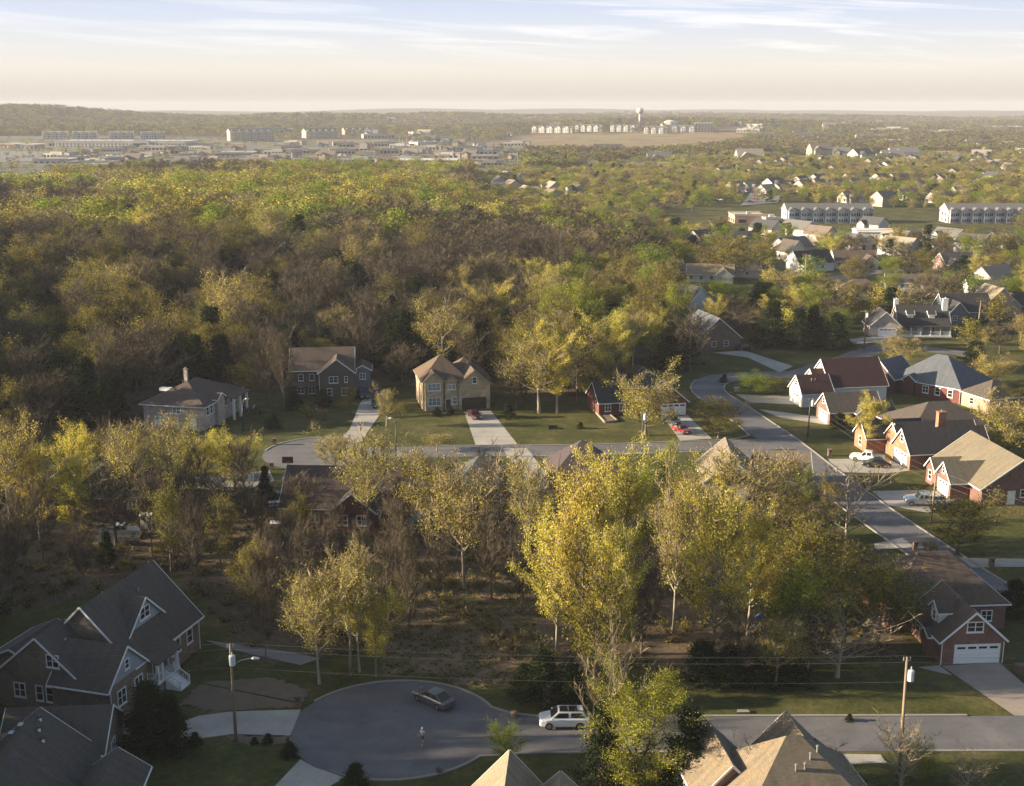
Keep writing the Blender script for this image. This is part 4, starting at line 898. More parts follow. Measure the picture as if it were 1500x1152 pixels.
# ------------------------------------------------------------------ vehicles
TYRE = m_plain('tyre', (.016, .016, .017), .8); RIM = m_plain('rim', (.35, .36, .37), .35, .8); LAMP = m_plain('lamp_lens', (.75, .75, .72), .2); TAIL = m_plain('tail_lens', (.28, .012, .012), .25); CARG = m_glass('car_glass', (.008, .009, .012), .3)
KND = {  # length, half width, hood z, belt z, roof z, windscreen base, roof front, roof rear, rear base, bottom
 'sedan': (4.8, .92, .86, .96, 1.48, 1.15, .35, -1.0, -1.95, .22), 'suv': (4.95, .98, 1.08, 1.16, 1.8, 1.35, .6, -1.85, -2.38, .3),
 'pickup': (5.7, .98, 1.08, 1.15, 1.85, 1.2, .55, -.75, -1.0, .36), 'sports': (4.5, .92, .72, .82, 1.26, .75, .0, -.75, -1.7, .2)}
def car(kind, label, x, y, head, paint, group=None, name=None, sunroof=False, z=None, chrome=True):
    Ln, w, zh, zb, zr, a, f, r_, b_, bot = KND[kind]; h = Ln/2
    t = thing(name or {'sedan': 'parked_sedan', 'suv': 'parked_suv', 'pickup': 'pickup_truck', 'sports': 'sports_car'}[kind], label, {'suv': 'car', 'sedan': 'car', 'sports': 'car', 'pickup': 'pickup truck'}[kind], (x, y, hgt(x, y)+(.06 if z is None else z)), R(head), group)
    m = MB()
    def sec(xx, zt, hw, rise=0): return [(xx, -hw*.96, bot+rise), (xx, -hw, bot+.22+rise), (xx, -hw, zt-.12), (xx, -hw*.9, zt), (xx, hw*.9, zt), (xx, hw, zt-.12), (xx, hw, bot+.22+rise), (xx, hw*.96, bot+rise)]
    tail = zb if kind != 'suv' else zb
    st = [sec(h, zh-.22, w*.78, .1), sec(h-.18, zh-.1, w*.92, .02), sec(h-.7, zh-.01, w), sec(a, zb-.02, w), sec(0, zb, w), sec(b_, tail, w), sec(-h+.25, tail-.03, w*.96), sec(-h, tail-.12, w*.86, .12)]
    if kind == 'pickup': st = st[:5]+[sec(b_, zb, w)]
    ids = [m.vs(s_) for s_ in st]; k = 8
    for i0, i1 in zip(ids, ids[1:]):
        for j in range(k): m.f.append((i0+j, i1+j, i1+(j+1) % k, i0+(j+1) % k)); m.mi.append(0)
    m.f.append(tuple(ids[0]+j for j in range(k))); m.mi.append(0); m.f.append(tuple(ids[-1]+j for j in range(k))[::-1]); m.mi.append(0)
    cab = [(a, zb-.03, w*.9), (f, zr-.04, w*.74), ((f+r_)/2, zr, w*.75), (r_, zr-.04, w*.73), (b_, zb-.03, w*.88)]
    low = [(a, zb-.04), (f, zb-.04), ((f+r_)/2, zb-.04), (r_, zb-.04), (b_, zb-.04)]
    for i in range(4):
        x0, z0, w0 = cab[i]; x1, z1, w1 = cab[i+1]
        m.face([(x0, -w0, z0), (x1, -w1, z1), (x1, w1, z1), (x0, w0, z0)])
        for s_ in (-1, 1): m.face([(x0, s_*w0, z0), (x1, s_*w1, z1), (x1, s_*w*.9, low[i+1][1]), (x0, s_*w*.9, low[i][1])])
    m.build('body', paint, t)
    if kind == 'pickup':
        m = MB(); z1 = zb-.02
        m.box(-h, -w, bot+.2, b_-.02, w, .72); m.box(-h+.06, -w, .722, b_-.02, -w+.1, z1); m.box(-h+.06, w-.1, .722, b_-.02, w, z1); m.box(-h, -w+.02, .722, -h+.058, w-.02, z1-.01); m.build('truck_bed', paint, t)
    def quad(n, pts, mat=CARG):
        q = MB(); c = sum((Vector(p) for p in pts), Vector())/4; q.face([tuple(c+(Vector(p)-c)*.9) for p in pts]); return q.build(n, mat, t)
    e = .015
    quad('windscreen', [(a+.02, -w*.86, zb+e), (f+.03, -w*.71, zr-.03+e), (f+.03, w*.71, zr-.03+e), (a+.02, w*.86, zb+e)])
    quad('rear_window', [(b_-.02, -w*.84, zb+e), (r_-.03, -w*.7, zr-.03+e), (r_-.03, w*.7, zr-.03+e), (b_-.02, w*.84, zb+e)])
    xm = (a+b_)/2
    for s_ in (-1, 1):
        for (p, q_) in (((a-.25, f-.05), (xm+.05, xm+.05)), ((xm-.05, xm-.05), (b_+.3, r_+.05))):
            quad('side_window', [(p[0], s_*(w*.885+.02), zb+.03), (p[1], s_*(w*.755+.02), zr-.1), (q_[1], s_*(w*.755+.02), zr-.1), (q_[0], s_*(w*.885+.02), zb+.03)])
    for sx in (h-.95, -h+.95):
        for s_ in (-1, 1):
            rr = .34 if kind in ('sedan', 'sports') else .39; q = MB()
            q.tube([(sx, s_*(w-.2), rr), (sx, s_*(w+.02), rr)], rr, 16); wh = q.build('wheel', TYRE, t)
            q = MB(); q.tube([(sx, s_*(w+.021), rr), (sx, s_*(w+.035), rr)], rr*.62, 10); q.build('rim', RIM, wh)
    for s_ in (-1, 1):
        q = MB(); q.box(h-.16, s_*w*.62-.17, zh-.34, h+.01, s_*w*.62+.17, zh-.2); q.build('headlight', LAMP, t)
        q = MB(); q.box(-h-.015, s_*w*.68-.14, zb-.36, -h+.1, s_*w*.68+.14, zb-.2); q.build('tail_light', TAIL, t)
        q = MB(); q.box(a-.28, s_*(w+.1)-.1, zb+.02, a-.12, s_*(w+.1)+.1, zb+.17); q.build('wing_mirror', paint, t)
    q = MB(); q.box(h-.06, -w*.42, bot+.25, h+.012, w*.42, zh-.26); q.build('grille', DARK, t)
    if sunroof:
        q = MB(); q.box(f-.95, -w*.5, zr+.005, f-.15, w*.5, zr+.03); q.box(f-1.9, -w*.5, zr+.005, f-1.05, w*.5, zr+.03); q.build('sunroof', CARG, t)
        q = MB()
        for s_ in (-1, 1): q.bar((f-.1, s_*w*.66, zr+.06), (r_, s_*w*.66, zr+.06), .05, .08)
        q.build('roof_rail', DARK, t)
    return t
PW = m_paint('white_paint', (.75, .75, .74)); PG = m_paint('bronze_grey_paint', (.13, .135, .13), .4); PB = m_paint('black_paint', (.012, .013, .016)); PN = m_paint('navy_paint', (.03, .035, .05)); PR = m_paint('red_paint', (.3, .02, .02)); PS = m_paint('silver_paint', (.42, .45, .48), .5); PM = m_paint('maroon_paint', (.05, .009, .011))
x, y = at(635, 1030); car('sedan', 'dark grey sedan parked on the nearest cul-de-sac behind the walking person', x, y, 138, PG)
x, y = at(826, 1063); car('suv', 'white SUV with black sunroof parked on the road by the tall green evergreen', x, y, 181, PW, sunroof=True)
for (px, py, k, hd, pt, lb) in ((532, 583, 'suv', -75, PN, 'dark navy SUV at the left rear of the three cars on the shaded drive'), (553, 581, 'suv', -80, PB, 'black SUV at the right rear of the three cars on the shaded drive'), (552, 596, 'sedan', -78, PB, 'black sedan nearest the road of the three cars on the shaded drive'),
    (695, 612, 'sedan', -70, PM, 'dark maroon sedan parked before the dark garage door of the stone house'), (984, 622, 'suv', -65, PN, 'dark SUV before the white garage door, behind the red sports car'), (999, 633, 'sports', -58, PR, 'bright red sports car at the foot of the drive by the round tree'),
    (1091, 513, 'sedan', 20, PM, 'dark red sedan on the upper drive beside the blue-black roofed house'), (1270, 676, 'pickup', 155, PW, 'white pickup truck on the drive with the black car'), (1283, 684, 'sedan', 170, PB, 'black car beside the white pickup truck'),
    (1352, 740, 'pickup', 172, PS, 'silver pickup truck on the drive of the tan roofed brick house'), (1005, 409, 'sedan', 5, PN, 'dark car under the car port by the upper street'), (1258, 402, 'sedan', 8, m_paint('yellow_paint', (.45, .28, .03)), 'yellow car parked on the upper street'),
    (1300, 416, 'sedan', 8, PW, 'white car on the drive left of the long white house'), (990, 428, 'sedan', 0, PW, 'small white car on the shaded upper street'), (395, 731, 'sedan', 20, PM, 'dark red car at the edge of the concrete among the bare trees'), (178, 786, 'pickup', 8, PS, 'pale truck behind the white fence at the left, under trees')):
    x, y = at(px, py); car(k, lb, x, y, hd, pt)
# far parked cars
def far_car_mesh(mat):
    m = MB(); m.prism([(-2.2, -.9, .35), (2.2, -.9, .35), (2.2, -.9, .8), (1.0, -.9, .95), (-2.1, -.9, .95)], (0, 1.8, 0)); m.prism([(-1.7, -.75, .951), (1.0, -.75, .951), (.4, -.75, 1.5), (-1.2, -.75, 1.5)], (0, 1.5, 0), 1)
    for a in (-1.4, 1.4):
        for b_ in (-.92, .72): m.tube([(a, b_, .34), (a, b_+.2, .34)], .34, 8, 2)
    return m.mesh('far_car', [mat, CARG, TYRE])
FC = [far_car_mesh(q) for q in (PW, PS, PB, PR, PN)]
for p0, p1, n, rows in (((95, 232), (290, 222), 34, 2), ((230, 242), (315, 234), 18, 2), ((390, 245), (560, 236), 30, 2), ((655, 230), (718, 224), 12, 1), ((1100, 298), (1140, 280), 10, 2), ((5, 234), (66, 228), 10, 1)):
    a = at(*p0); b2 = at(*p1); an = math.atan2(b2[1]-a[1], b2[0]-a[0])
    for j in range(rows):
        for i in range(n):
            if rnd.random() < .3: continue
            t = i/n; x = a[0]+(b2[0]-a[0])*t-math.sin(an)*j*22+rnd.uniform(-.6, .6); y = a[1]+(b2[1]-a[1])*t+math.cos(an)*j*22
            tag(link('far_car', rnd.choice(FC), None, (x, y, .4), an+PI/2+rnd.choice((0, PI))), 'tiny car parked in the distant store parking lots', 'car', 'cars in the distant parking lots')
# ------------------------------------------------------------------ poles, lamps, wires
WOODP = m_bark('pole_wood', (.17, .12, .08), (.3, .23, .15)); WIRE = m_plain('wire', (.1, .1, .095), .6); LENS = m_plain('lamp_glass', (.6, .62, .62), .2); TRANS = m_plain('transformer_grey', (.5, .53, .55), .4)
def pole(label, bx, by, tx, ty, rad=.17, trans=None, arm=None, cross=False, dark=False, name='utility_pole'):
    x, y = at(bx, by); z0 = hgt(x, y); z = zat(x, y, ty)-z0; lean = (colpx(x, y, z+z0)-tx)/ppm(y, z)
    t = thing(name, label, 'utility pole' if name == 'utility_pole' else 'street lamp', (x, y, z0)); top = Vector((-lean*.6, 0, z))
    m = MB(); m.tube([(0, 0, -.5), tuple(top*.5), tuple(top)], [rad, rad*.85, rad*.66], 10); m.build('pole_shaft', DARK if dark else WOODP, t, smooth=True)
    if trans:
        s_, d = trans; c = top+Vector((s_*.42, -.1, -d)); m = MB(); m.tube([tuple(c+Vector((0, 0, -.55))), tuple(c+Vector((0, 0, -.5))), tuple(c+Vector((0, 0, .45))), tuple(c+Vector((0, 0, .55)))], [.2, .3, .3, .2], 12)
        m.tube([tuple(c+Vector((0, 0, .55))), tuple(c+Vector((0, 0, .85)))], .05, 6); m.bar(tuple(c+Vector((-s_*.4, .1, .2))), tuple(c), .08, .1); m.build('transformer', TRANS, t)
    if arm:
        s_, d, l = arm; c = top+Vector((0, 0, -d)); m = MB(); m.tube([tuple(c), tuple(c+Vector((s_*l*.5, 0, .55))), tuple(c+Vector((s_*l, 0, .75)))], .05, 6); a_ = m.build('lamp_arm', STEEL, t)
        m = MB(); e = c+Vector((s_*l, 0, .72)); m.tube([tuple(e), tuple(e+Vector((s_*.25, 0, .06))), tuple(e+Vector((s_*.8, 0, .02)))], [.07, .18, .1], 8); m.build('lamp_head', LENS, a_)
    if cross:
        m = MB(); m.bar(tuple(top+Vector((-1.3, 0, -.35))), tuple(top+Vector((1.3, 0, -.35))), .12, .14)
        for k in (-1.2, -.5, .5, 1.2): m.tube([tuple(top+Vector((k, 0, -.28))), tuple(top+Vector((k, 0, -.05)))], .05, 6)
        m.build('crossarm', WOODP, t)
    else:
        m = MB()
        for k in (-.28, .0, .28): m.tube([tuple(top+Vector((k, 0, -.3))), tuple(top+Vector((k, 0, .02)))], .05, 6)
        m.bar(tuple(top+Vector((-.35, 0, -.3))), tuple(top+Vector((.35, 0, -.3))), .08, .08); m.build('insulators', STEEL, t)
    return Vector((x, y, z0))+top
T1 = pole('wooden utility pole with transformer and street lamp arm beside the nearest cul-de-sac', 346, 1087, 337, 944, trans=(.3, 1.6), arm=(1, 2.2, 1.9))
T2 = pole('leaning wooden utility pole with a grey can transformer at the lower right', 1316, 1150, 1327, 963, trans=(1, 1.7))
T3 = pole('wooden utility pole standing in front of the tan roofed brick house', 1363, 766, 1374, 690)
T4 = pole('dark pole with lamp on the lawn before the small brick house', 1183, 642, 1188, 584, dark=True, rad=.15, trans=(1, .9), name='street_lamp')
T5 = pole('dark street lamp pole by the middle road, in front of the round leafing tree', 941, 661, 941, 607, dark=True, rad=.12, trans=(1, .5), name='street_lamp')
T6 = pole('dark street lamp pole between the dark house and the stone house', 580, 682, 580, 617, dark=True, rad=.12, arm=(-1, .3, .5), name='street_lamp')
T7 = pole('tall pale utility pole in front of the white gabled house', 1178, 434, 1181, 372, rad=.2, cross=True)
T8 = pole('utility pole with double crossarm beside the sunlit garage of the porch house', 1266, 512, 1268, 455, rad=.2, cross=True, trans=(1, 1.2))
T9 = pole('utility pole at the right near the blush gable', 1432, 484, 1438, 440, rad=.18, cross=True)
T10 = pole('grey utility pole under the power lines, right of the big flat white building', 1352, 362, 1351, 334, rad=.2, cross=True)
T11 = pole('grey utility pole under the power lines, near the right apartments', 1470, 352, 1469, 334, rad=.2, cross=True)
T12 = pole('dark street lamp at the lawn of the pale brick house', 356, 632, 356, 588, dark=True, rad=.1, arm=(1, .3, .5), name='street_lamp')
def wire(label, a, b_, sag=.6, off=(0, 0, 0), r=.011, group='power lines'):
    a = Vector(a)+Vector(off); b_ = Vector(b_)+Vector(off); m = MB()
    m.tube([tuple(a.lerp(b_, k/14)-Vector((0, 0, sag*4*(k/14)*(1-k/14)))) for k in range(15)], r, 4); tag(m.build('power_line', WIRE), label, 'power line', group)
for dz, off, n in ((0, .28, 'topmost'), (-.35, -.28, 'second'), (-2.4, 0, 'lowest')):
    wire('%s of the wires between the lamp pole by the cul-de-sac and the leaning transformer pole' % n, T1, T2, .7, (0, off, dz))
    wire('%s of the wires running right from the leaning transformer pole out of the photo' % n, T2, T2+Vector((45, 3, 0)), .8, (0, off, dz))
    wire('%s of the wires running left from the lamp pole by the cul-de-sac' % n, T1, T1+Vector((-45, -1, 0)), .8, (0, off, dz))
for k, n in ((0, 'upper'), (-.9, 'middle'), (-1.8, 'lower')):
    wire('%s wire slanting to the right edge from the pole by the tan roofed house' % n, T3, (T3.x+27, T3.y-42, 7.5), .6, (0, 0, k), .018)
    wire('%s wire from the lawn lamp pole to the pole by the tan roofed house' % n, T4, T3, .8, (0, 0, k), .012)
for k in (-1.1, 1.1):
    wire('long distant wire over the green trees in front of the apartments', T10, T11, 1.0, (k, 0, 0), .06, 'distant power lines'); wire('long distant wire over the green trees in front of the apartments', T10, T10+Vector((-95, 12, 0)), 2, (k, 0, 0), .06, 'distant power lines'); wire('long distant wire over the green trees in front of the apartments', T11, T11+Vector((60, -4, 0)), 1, (k, 0, 0), .06, 'distant power lines')
for i, (px, py, tp) in enumerate(((585, 216, 198), (596, 216, 197), (466, 222, 205), (84, 236, 206), (97, 240, 226), (758, 246, 222), (590, 222, 204))):
    x, y = at(px, py); h_ = zat(x, y, tp)-hgt(x, y); m = MB(); m.tube([(0, 0, 0), (0, 0, h_)], .3, 6); m.box(-2, -.2, h_-.5, 2, .2, h_); tag(m.build('light_mast', STEEL), 'thin pale light mast in the distant parking lots', 'light mast', 'masts of the distant parking lots').location = (x, y, hgt(x, y))
# ------------------------------------------------------------------ small things
def put(name, label, cat, px, py, mb, mat, rz=0, group=None):
    x, y = at(px, py); o = mb.build(name, mat); o.location = (x, y, hgt(x, y)); o.rotation_euler = (0, 0, R(rz)); return tag(o, label, cat, group)
for px, py, lb in ((437, 1035, 'dark brick mailbox pillar at the edge of the nearest cul-de-sac'), (1340, 806, 'dark mailbox pillar beside the short drive on the right-hand street'), (1452, 830, 'dark mailbox pillar by the pale drive at the right edge'), (1215, 668, 'dark mailbox on the kerb left of the white pickup'), (398, 688, 'dark mailbox pillar at the left of the middle cul-de-sac'), (402, 652, 'dark mailbox at the lawn edge above the middle cul-de-sac')):
    x, y = at(px, py); t = thing('mailbox', lb, 'mailbox', (x, y, 0)); m = MB(); m.box(-.3, -.3, 0, .3, .3, 1.15); m.box(-.36, -.36, 1.151, .36, .36, 1.25); m.build('pillar', BR_BRN, t, uvs=True)
    m = MB(); m.box(-.12, -.42, .8, .12, -.301, 1.05); m.build('letter_flap', DARK, t)
t = thing('trampoline', 'round dark trampoline among the bare trees at the centre left', 'trampoline', (*at(467, 806), 0)); m = MB()
ringp = [(2.6*math.cos(2*PI*k/24), 2.6*math.sin(2*PI*k/24)) for k in range(25)]
m.tube([(a, b_, .8) for a, b_ in ringp], .07, 6); m.build('frame_ring', STEEL, t); m = MB(); m.tube([(a, b_, 2.6) for a, b_ in ringp], .05, 6); m.build('net_ring', STEEL, t)
m = MB(); m.face([(a*.93, b_*.93, .8) for a, b_ in ringp[:-1]]); m.build('jumping_mat', DARK, t)
for k in range(0, 24, 4):
    m = MB(); m.tube([(ringp[k][0], ringp[k][1], 0), (ringp[k][0], ringp[k][1], 2.6)], .04, 6); m.build('leg', STEEL, t)
x, y = at(423, 702); t = thing('basketball_hoop', 'black basketball hoop by the middle cul-de-sac with a white tilted base', 'basketball hoop', (x, y, 0)); m = MB(); m.tube([(0, 0, 0), (0, 0, 3.4)], .07, 8); m.build('pole_shaft', DARK, t)
m = MB(); m.box(-.9, -.25, 2.8, .9, -.2, 3.9); m.build('backboard', DARK, t); m = MB(); m.tube([(.23*math.cos(2*PI*k/12), -.5+.23*math.sin(2*PI*k/12), 3.05) for k in range(13)], .02, 5); m.build('rim', PR, t); m = MB(); m.prism([(-.8, -1.4, 0), (.8, -1.4, 0), (.8, .3, 0), (-.8, .3, 0)], (0, 0, .45)); m.build('base', WHITE, t)
m = MB(); m.box(-.8, -.6, 0, .8, .6, 2.1); m.prism([(-.9, -.7, 2.1), (-.9, .7, 2.1), (-.9, 0, 2.5)], (1.8, 0, 0)); m.box(-.4, -.63, .1, .4, -.601, 1.8); put('garden_shed', 'small bright white shed standing under the trees at the left', 'shed', 216, 774, m, WHITE)
m = MB()
for k in range(28): m.box(k*.22, 0, .05, k*.22+.15, .03, 1.2); 
m.box(0, .031, .3, 6.2, .08, .4); m.box(0, .031, .9, 6.2, .08, 1.0); put('picket_fence', 'short white picket fence in the shade at the left', 'fence', 140, 797, m, WHITE, 4)
m = MB(); m.box(0, 0, 0, 3.2, 1.6, .25)
for k in range(9): m.box(k*.4, -.04, .251, k*.4+.06, 0, 1.1)
m.box(0, -.06, 1.101, 3.26, .02, 1.17); put('wooden_deck', 'small pale deck with railing beside the red brick house', 'deck', 395, 770, m, WHITE, 5)
m = MB(); m.box(-1.2, -.5, .7, 1.2, .5, .78); m.box(-1.0, -.4, 0, -.9, .4, .7); m.box(.9, -.4, 0, 1.0, .4, .7); m.box(-1.2, -.85, .4, 1.2, -.6, .46); m.box(-1.2, .6, .4, 1.2, .85, .46); put('picnic_table', 'pale picnic table in the shade below the trees near the concrete patch', 'table', 405, 742, m, WHITE, 10)
for i, (px, py) in enumerate(((350, 600), (362, 606), (372, 602))):
    x, y = at(px, py); t = thing('parked_motorcycle', ('blue motorcycle parked right of the pale brick house', 'black motorcycle, lowest of the three by the pale brick house', 'silver motorcycle, rightmost by the pale brick house')[i], 'motorcycle', (x, y, 0), R(20+30*i)); m = MB()
    m.tube([(-.7, 0, .75), (-.2, 0, .8), (.3, 0, .95), (.6, 0, .9)], [.12, .2, .24, .1], 8); m.tube([(.6, 0, .95), (.8, 0, .35)], .05, 6); m.tube([(.5, -.35, 1.1), (.5, .35, 1.1)], .03, 6); m.box(-.3, -.14, .3, .3, .14, .66); m.build('body', (m_paint('cobalt_paint', (.05, .1, .32)), PB, PS)[i], t)
    for q in (-.75, .8):
        m = MB(); m.tube([(q, -.06, .33), (q, .06, .33)], .33, 14); m.build('wheel', TYRE, t)
m = MB(); a = [at(868, 600), at(880, 598), at(904, 618), at(886, 620)]
for p, q in zip(a, a[1:]+a[:1]): m.bar((p[0], p[1], .2), (q[0], q[1], .2), .25, .4)
m.face([(p[0], p[1], .25) for p in a], 1); tag(m.build('garden_bed', [m_plain('timber', (.25, .2, .15), .9), DIRT]), 'timber-edged vegetable bed on the lawn left of the round leafing tree', 'garden bed')
for px, py, lb in ((1476, 738, 'grey air conditioner beside the brick wall of the tan roofed house'), (1494, 985, 'brown cart by the drive at the right edge')):
    m = MB(); m.box(-.5, -.5, 0, .5, .5, .9); m.tube([(0, 0, .901), (0, 0, .95)], .4, 12); m.box(-.4, -.53, .15, .4, -.501, .75); put('air_conditioner' if 'air' in lb else 'wheeled_bin', lb, 'air conditioner' if 'air' in lb else 'bin', px, py, m, STEEL if 'air' in lb else m_plain('bin_brown', (.12, .07, .05), .6))
m = MB(); m.tube([(0, 0, 0), (0, 0, .5), (0, 0, .62)], [.32, .36, .25], 9); put('tree_stump', 'yellowish stump pair beside the road left of the white SUV', 'stump', 753, 1050, m, m_plain('stump_wood', (.25, .17, .085), .9))
m = MB(); m.prism([(-.7, -.3, 0), (.7, -.25, 0), (.55, .25, 0), (-.5, .3, 0)], (0, 0, .2)); put('pale_rock', 'pale flat rock on the verge above the street', 'rock', 1088, 1044, m, CONC)
m = MB(); m.prism([(-.5, 0, 0), (.5, 0, 0), (.6, 0, .9), (0, .1, 1.5), (-.5, 0, 1.1)], (0, .3, 0)); put('blue_tarp', 'scrap of bright blue tarp among the leafing trees at right', 'tarp', 1111, 918, m, m_plain('tarp_blue', (.02, .12, .4), .4))
m = MB(); m.box(-.55, -.2, 0, .55, .2, .9); m.box(-.6, -.25, .9, .6, .25, .98); put('utility_box', 'pale metal utility box at the corner of the upper bend', 'utility box', 1079, 574, m, STEEL)
m = MB(); m.box(-3.4, -1.1, 0, 3.4, 1.1, .5); m.box(-3.4, -1.1, .501, 3.4, -.9, 1.3); put('storage_bench', 'dark bench on the lawn right of the stone house', 'bench', 810, 628, m, DARK).scale = (.25, .5, .6)
# ------------------------------------------------------------------ the walking person
SKIN = m_plain('skin', (.42, .26, .19), .6); SHIRT = m_plain('pale_shirt', (.55, .55, .56), .9); SHORT = m_plain('dark_shorts', (.03, .035, .05), .9); CAP = m_plain('white_cap', (.7, .7, .68), .8); SHOE = m_plain('shoe', (.5, .5, .5), .7)
def skin(name, joints, edges, mat, par, root=0, sub=1):
    me = bpy.data.meshes.new(name); me.from_pydata([j[:3] for j in joints], edges, []); me.materials.append(mat); o = link(name, me, par)
    md = o.modifiers.new('skin', 'SKIN'); md.use_smooth_shade = True
    for v, j in zip(me.skin_vertices[0].data, joints): v.radius = (j[3], j[4] if len(j) > 4 else j[3])
    me.skin_vertices[0].data[root].use_root = True
    s_ = o.modifiers.new('sub', 'SUBSURF'); s_.levels = sub; s_.render_levels = sub; return o
x, y = at(619, 1091); pr_ = thing('person', 'person in pale top, dark shorts and white cap walking across the nearest cul-de-sac', 'person', (x, y, .06), R(-25))
J = [(0, 0, .95, .13, .1), (0, 0, 1.15, .13, .1), (0, .01, 1.38, .16, .1), (0, .0, 1.5, .055), (0, -.02, 1.6, .07, .085), (0, -.03, 1.7, .08, .095), (0, -.02, 1.76, .05),
     (.19, .01, 1.42, .055), (.24, .1, 1.14, .042), (.22, .0, .92, .03), (-.19, .01, 1.42, .055), (-.24, -.08, 1.15, .042), (-.2, -.26, 1.02, .03),
     (.09, 0, .9, .09), (.1, -.16, .5, .06), (.1, -.2, .1, .04), (.1, -.36, .04, .035), (-.09, 0, .9, .09), (-.1, .1, .5, .06), (-.1, .32, .16, .04), (-.1, .24, .04, .035)]
ED = [(0, 1), (1, 2), (2, 3), (3, 4), (4, 5), (5, 6), (2, 7), (7, 8), (8, 9), (2, 10), (10, 11), (11, 12), (0, 13), (13, 14), (14, 15), (15, 16), (0, 17), (17, 18), (18, 19), (19, 20)]
for w_, dz, sg in ((9, -1, 1), (12, -.6, -1)):
    px_, py_, pz_ = J[w_][:3]; pal = len(J); J.append((px_, py_-.03, pz_+dz*.07, .03, .016)); ED.append((w_, pal))
    for k, ln in enumerate((.075, .085, .08, .062)):
        i = len(J); oy = (k-1.5)*.02; J.append((px_, py_-.03+oy, pz_+dz*(.09+ln*.5), .009)); J.append((px_-sg*.015, py_-.03+oy, pz_+dz*(.09+ln), .008)); ED += [(pal, i), (i, i+1)]
    i = len(J); J.append((px_-sg*.02, py_-.08, pz_+dz*.07, .01)); ED.append((pal, i))
skin('body', J, ED, SKIN, pr_)
skin('shirt', [(0, 0, .96, .15, .115), (0, 0, 1.15, .15, .115), (0, .01, 1.36, .175, .12), (0, .005, 1.47, .08), (.2, .01, 1.42, .07), (.235, .07, 1.24, .065), (-.2, .01, 1.42, .07), (-.235, -.05, 1.25, .065)], [(0, 1), (1, 2), (2, 3), (2, 4), (4, 5), (2, 6), (6, 7)], SHIRT, pr_)
skin('shorts', [(0, 0, .96, .15, .12), (.095, -.02, .86, .11), (.1, -.15, .56, .09), (-.095, .01, .86, .11), (-.1, .09, .56, .09)], [(0, 1), (1, 2), (0, 3), (3, 4)], SHORT, pr_)
m = MB(); m.tube([(0, -.03, 1.69), (0, -.03, 1.75), (0, -.03, 1.8), (0, -.03, 1.82)], [.105, .105, .07, .02], 10); m.box(-.07, -.22, 1.69, .07, -.1, 1.705); m.build('cap', CAP, pr_)
for a_ in ((.1, -.29, .05), (-.1, .27, .06)):
    m = MB(); m.tube([(a_[0], a_[1]+.1, a_[2]), (a_[0], a_[1], a_[2]+.01), (a_[0], a_[1]-.13, a_[2]-.01)], [.045, .05, .035], 8); m.build('shoe', SHOE, pr_)
m = MB()
for s_ in (-.03, .03): m.box(s_-.012, -.118, 1.64, s_+.012, -.1, 1.655)
m.box(-.012, -.14, 1.6, .012, -.105, 1.635); m.box(-.025, -.118, 1.575, .025, -.1, 1.583); m.build('face', m_plain('face_dark', (.12, .06, .05)), pr_)
# ------------------------------------------------------------------ trees
BARK = m_bark('bark', (.055, .045, .035), (.17, .14, .11)); BARKW = m_bark('pale_bark', (.16, .135, .1), (.42, .36, .28))
TWIG = m_leaf('twigs', [(.07, .057, .042), (.1, .083, .06), (.13, .104, .073), (.095, .074, .056)], .35, .1)
TWIGL = m_leaf('pale_twigs', [(.2, .16, .1), (.26, .21, .13), (.22, .16, .11)], .3, .1)
LF = {'yellow': m_leaf('spring_yellow_leaf', [(.56, .49, .085), (.62, .52, .09), (.5, .48, .085), (.6, .46, .1)]),
      'olive': m_leaf('olive_leaf', [(.19, .19, .03), (.25, .22, .035), (.29, .23, .05), (.17, .2, .03)]),
      'green': m_leaf('fresh_green_leaf', [(.14, .21, .02), (.2, .26, .028), (.28, .29, .035), (.17, .22, .025)]),
      'bare': m_leaf('bud_brown', [(.17, .125, .06), (.22, .165, .07), (.2, .17, .065), (.18, .115, .065)], .4, .25),
      'feather': m_leaf('feathery_green', [(.2, .24, .032), (.27, .29, .04), (.32, .31, .045)]),
      'weed': m_leaf('dry_weed', [(.34, .25, .16), (.4, .3, .19), (.3, .26, .14), (.36, .25, .17)], .4, .3),
      'cedar': m_leaf('cedar_green', [(.018, .028, .012), (.026, .036, .016), (.022, .035, .015)], .45, .15)}
def cloud(mb, centres, size, rr, mi, asp=.7):
    for c in centres:
        s = size*(.5+.9*rr.random()**1.5)
        a = rr.uniform(0, 2*PI); z = rr.uniform(-1, 1); q = math.sqrt(1-z*z); n = Vector((q*math.cos(a), q*math.sin(a), z))
        u = n.orthogonal().normalized(); w = n.cross(u); b = rr.uniform(0, PI); u, w = u*math.cos(b)+w*math.sin(b), w*math.cos(b)-u*math.sin(b)
        u *= s*.5; w *= s*.5*asp; i = len(mb.v)
        mb.v += [tuple(c-u), tuple(c-w), tuple(c+u), tuple(c+w)]; mb.f.append((i, i+1, i+2, i+3)); mb.mi.append(mi)
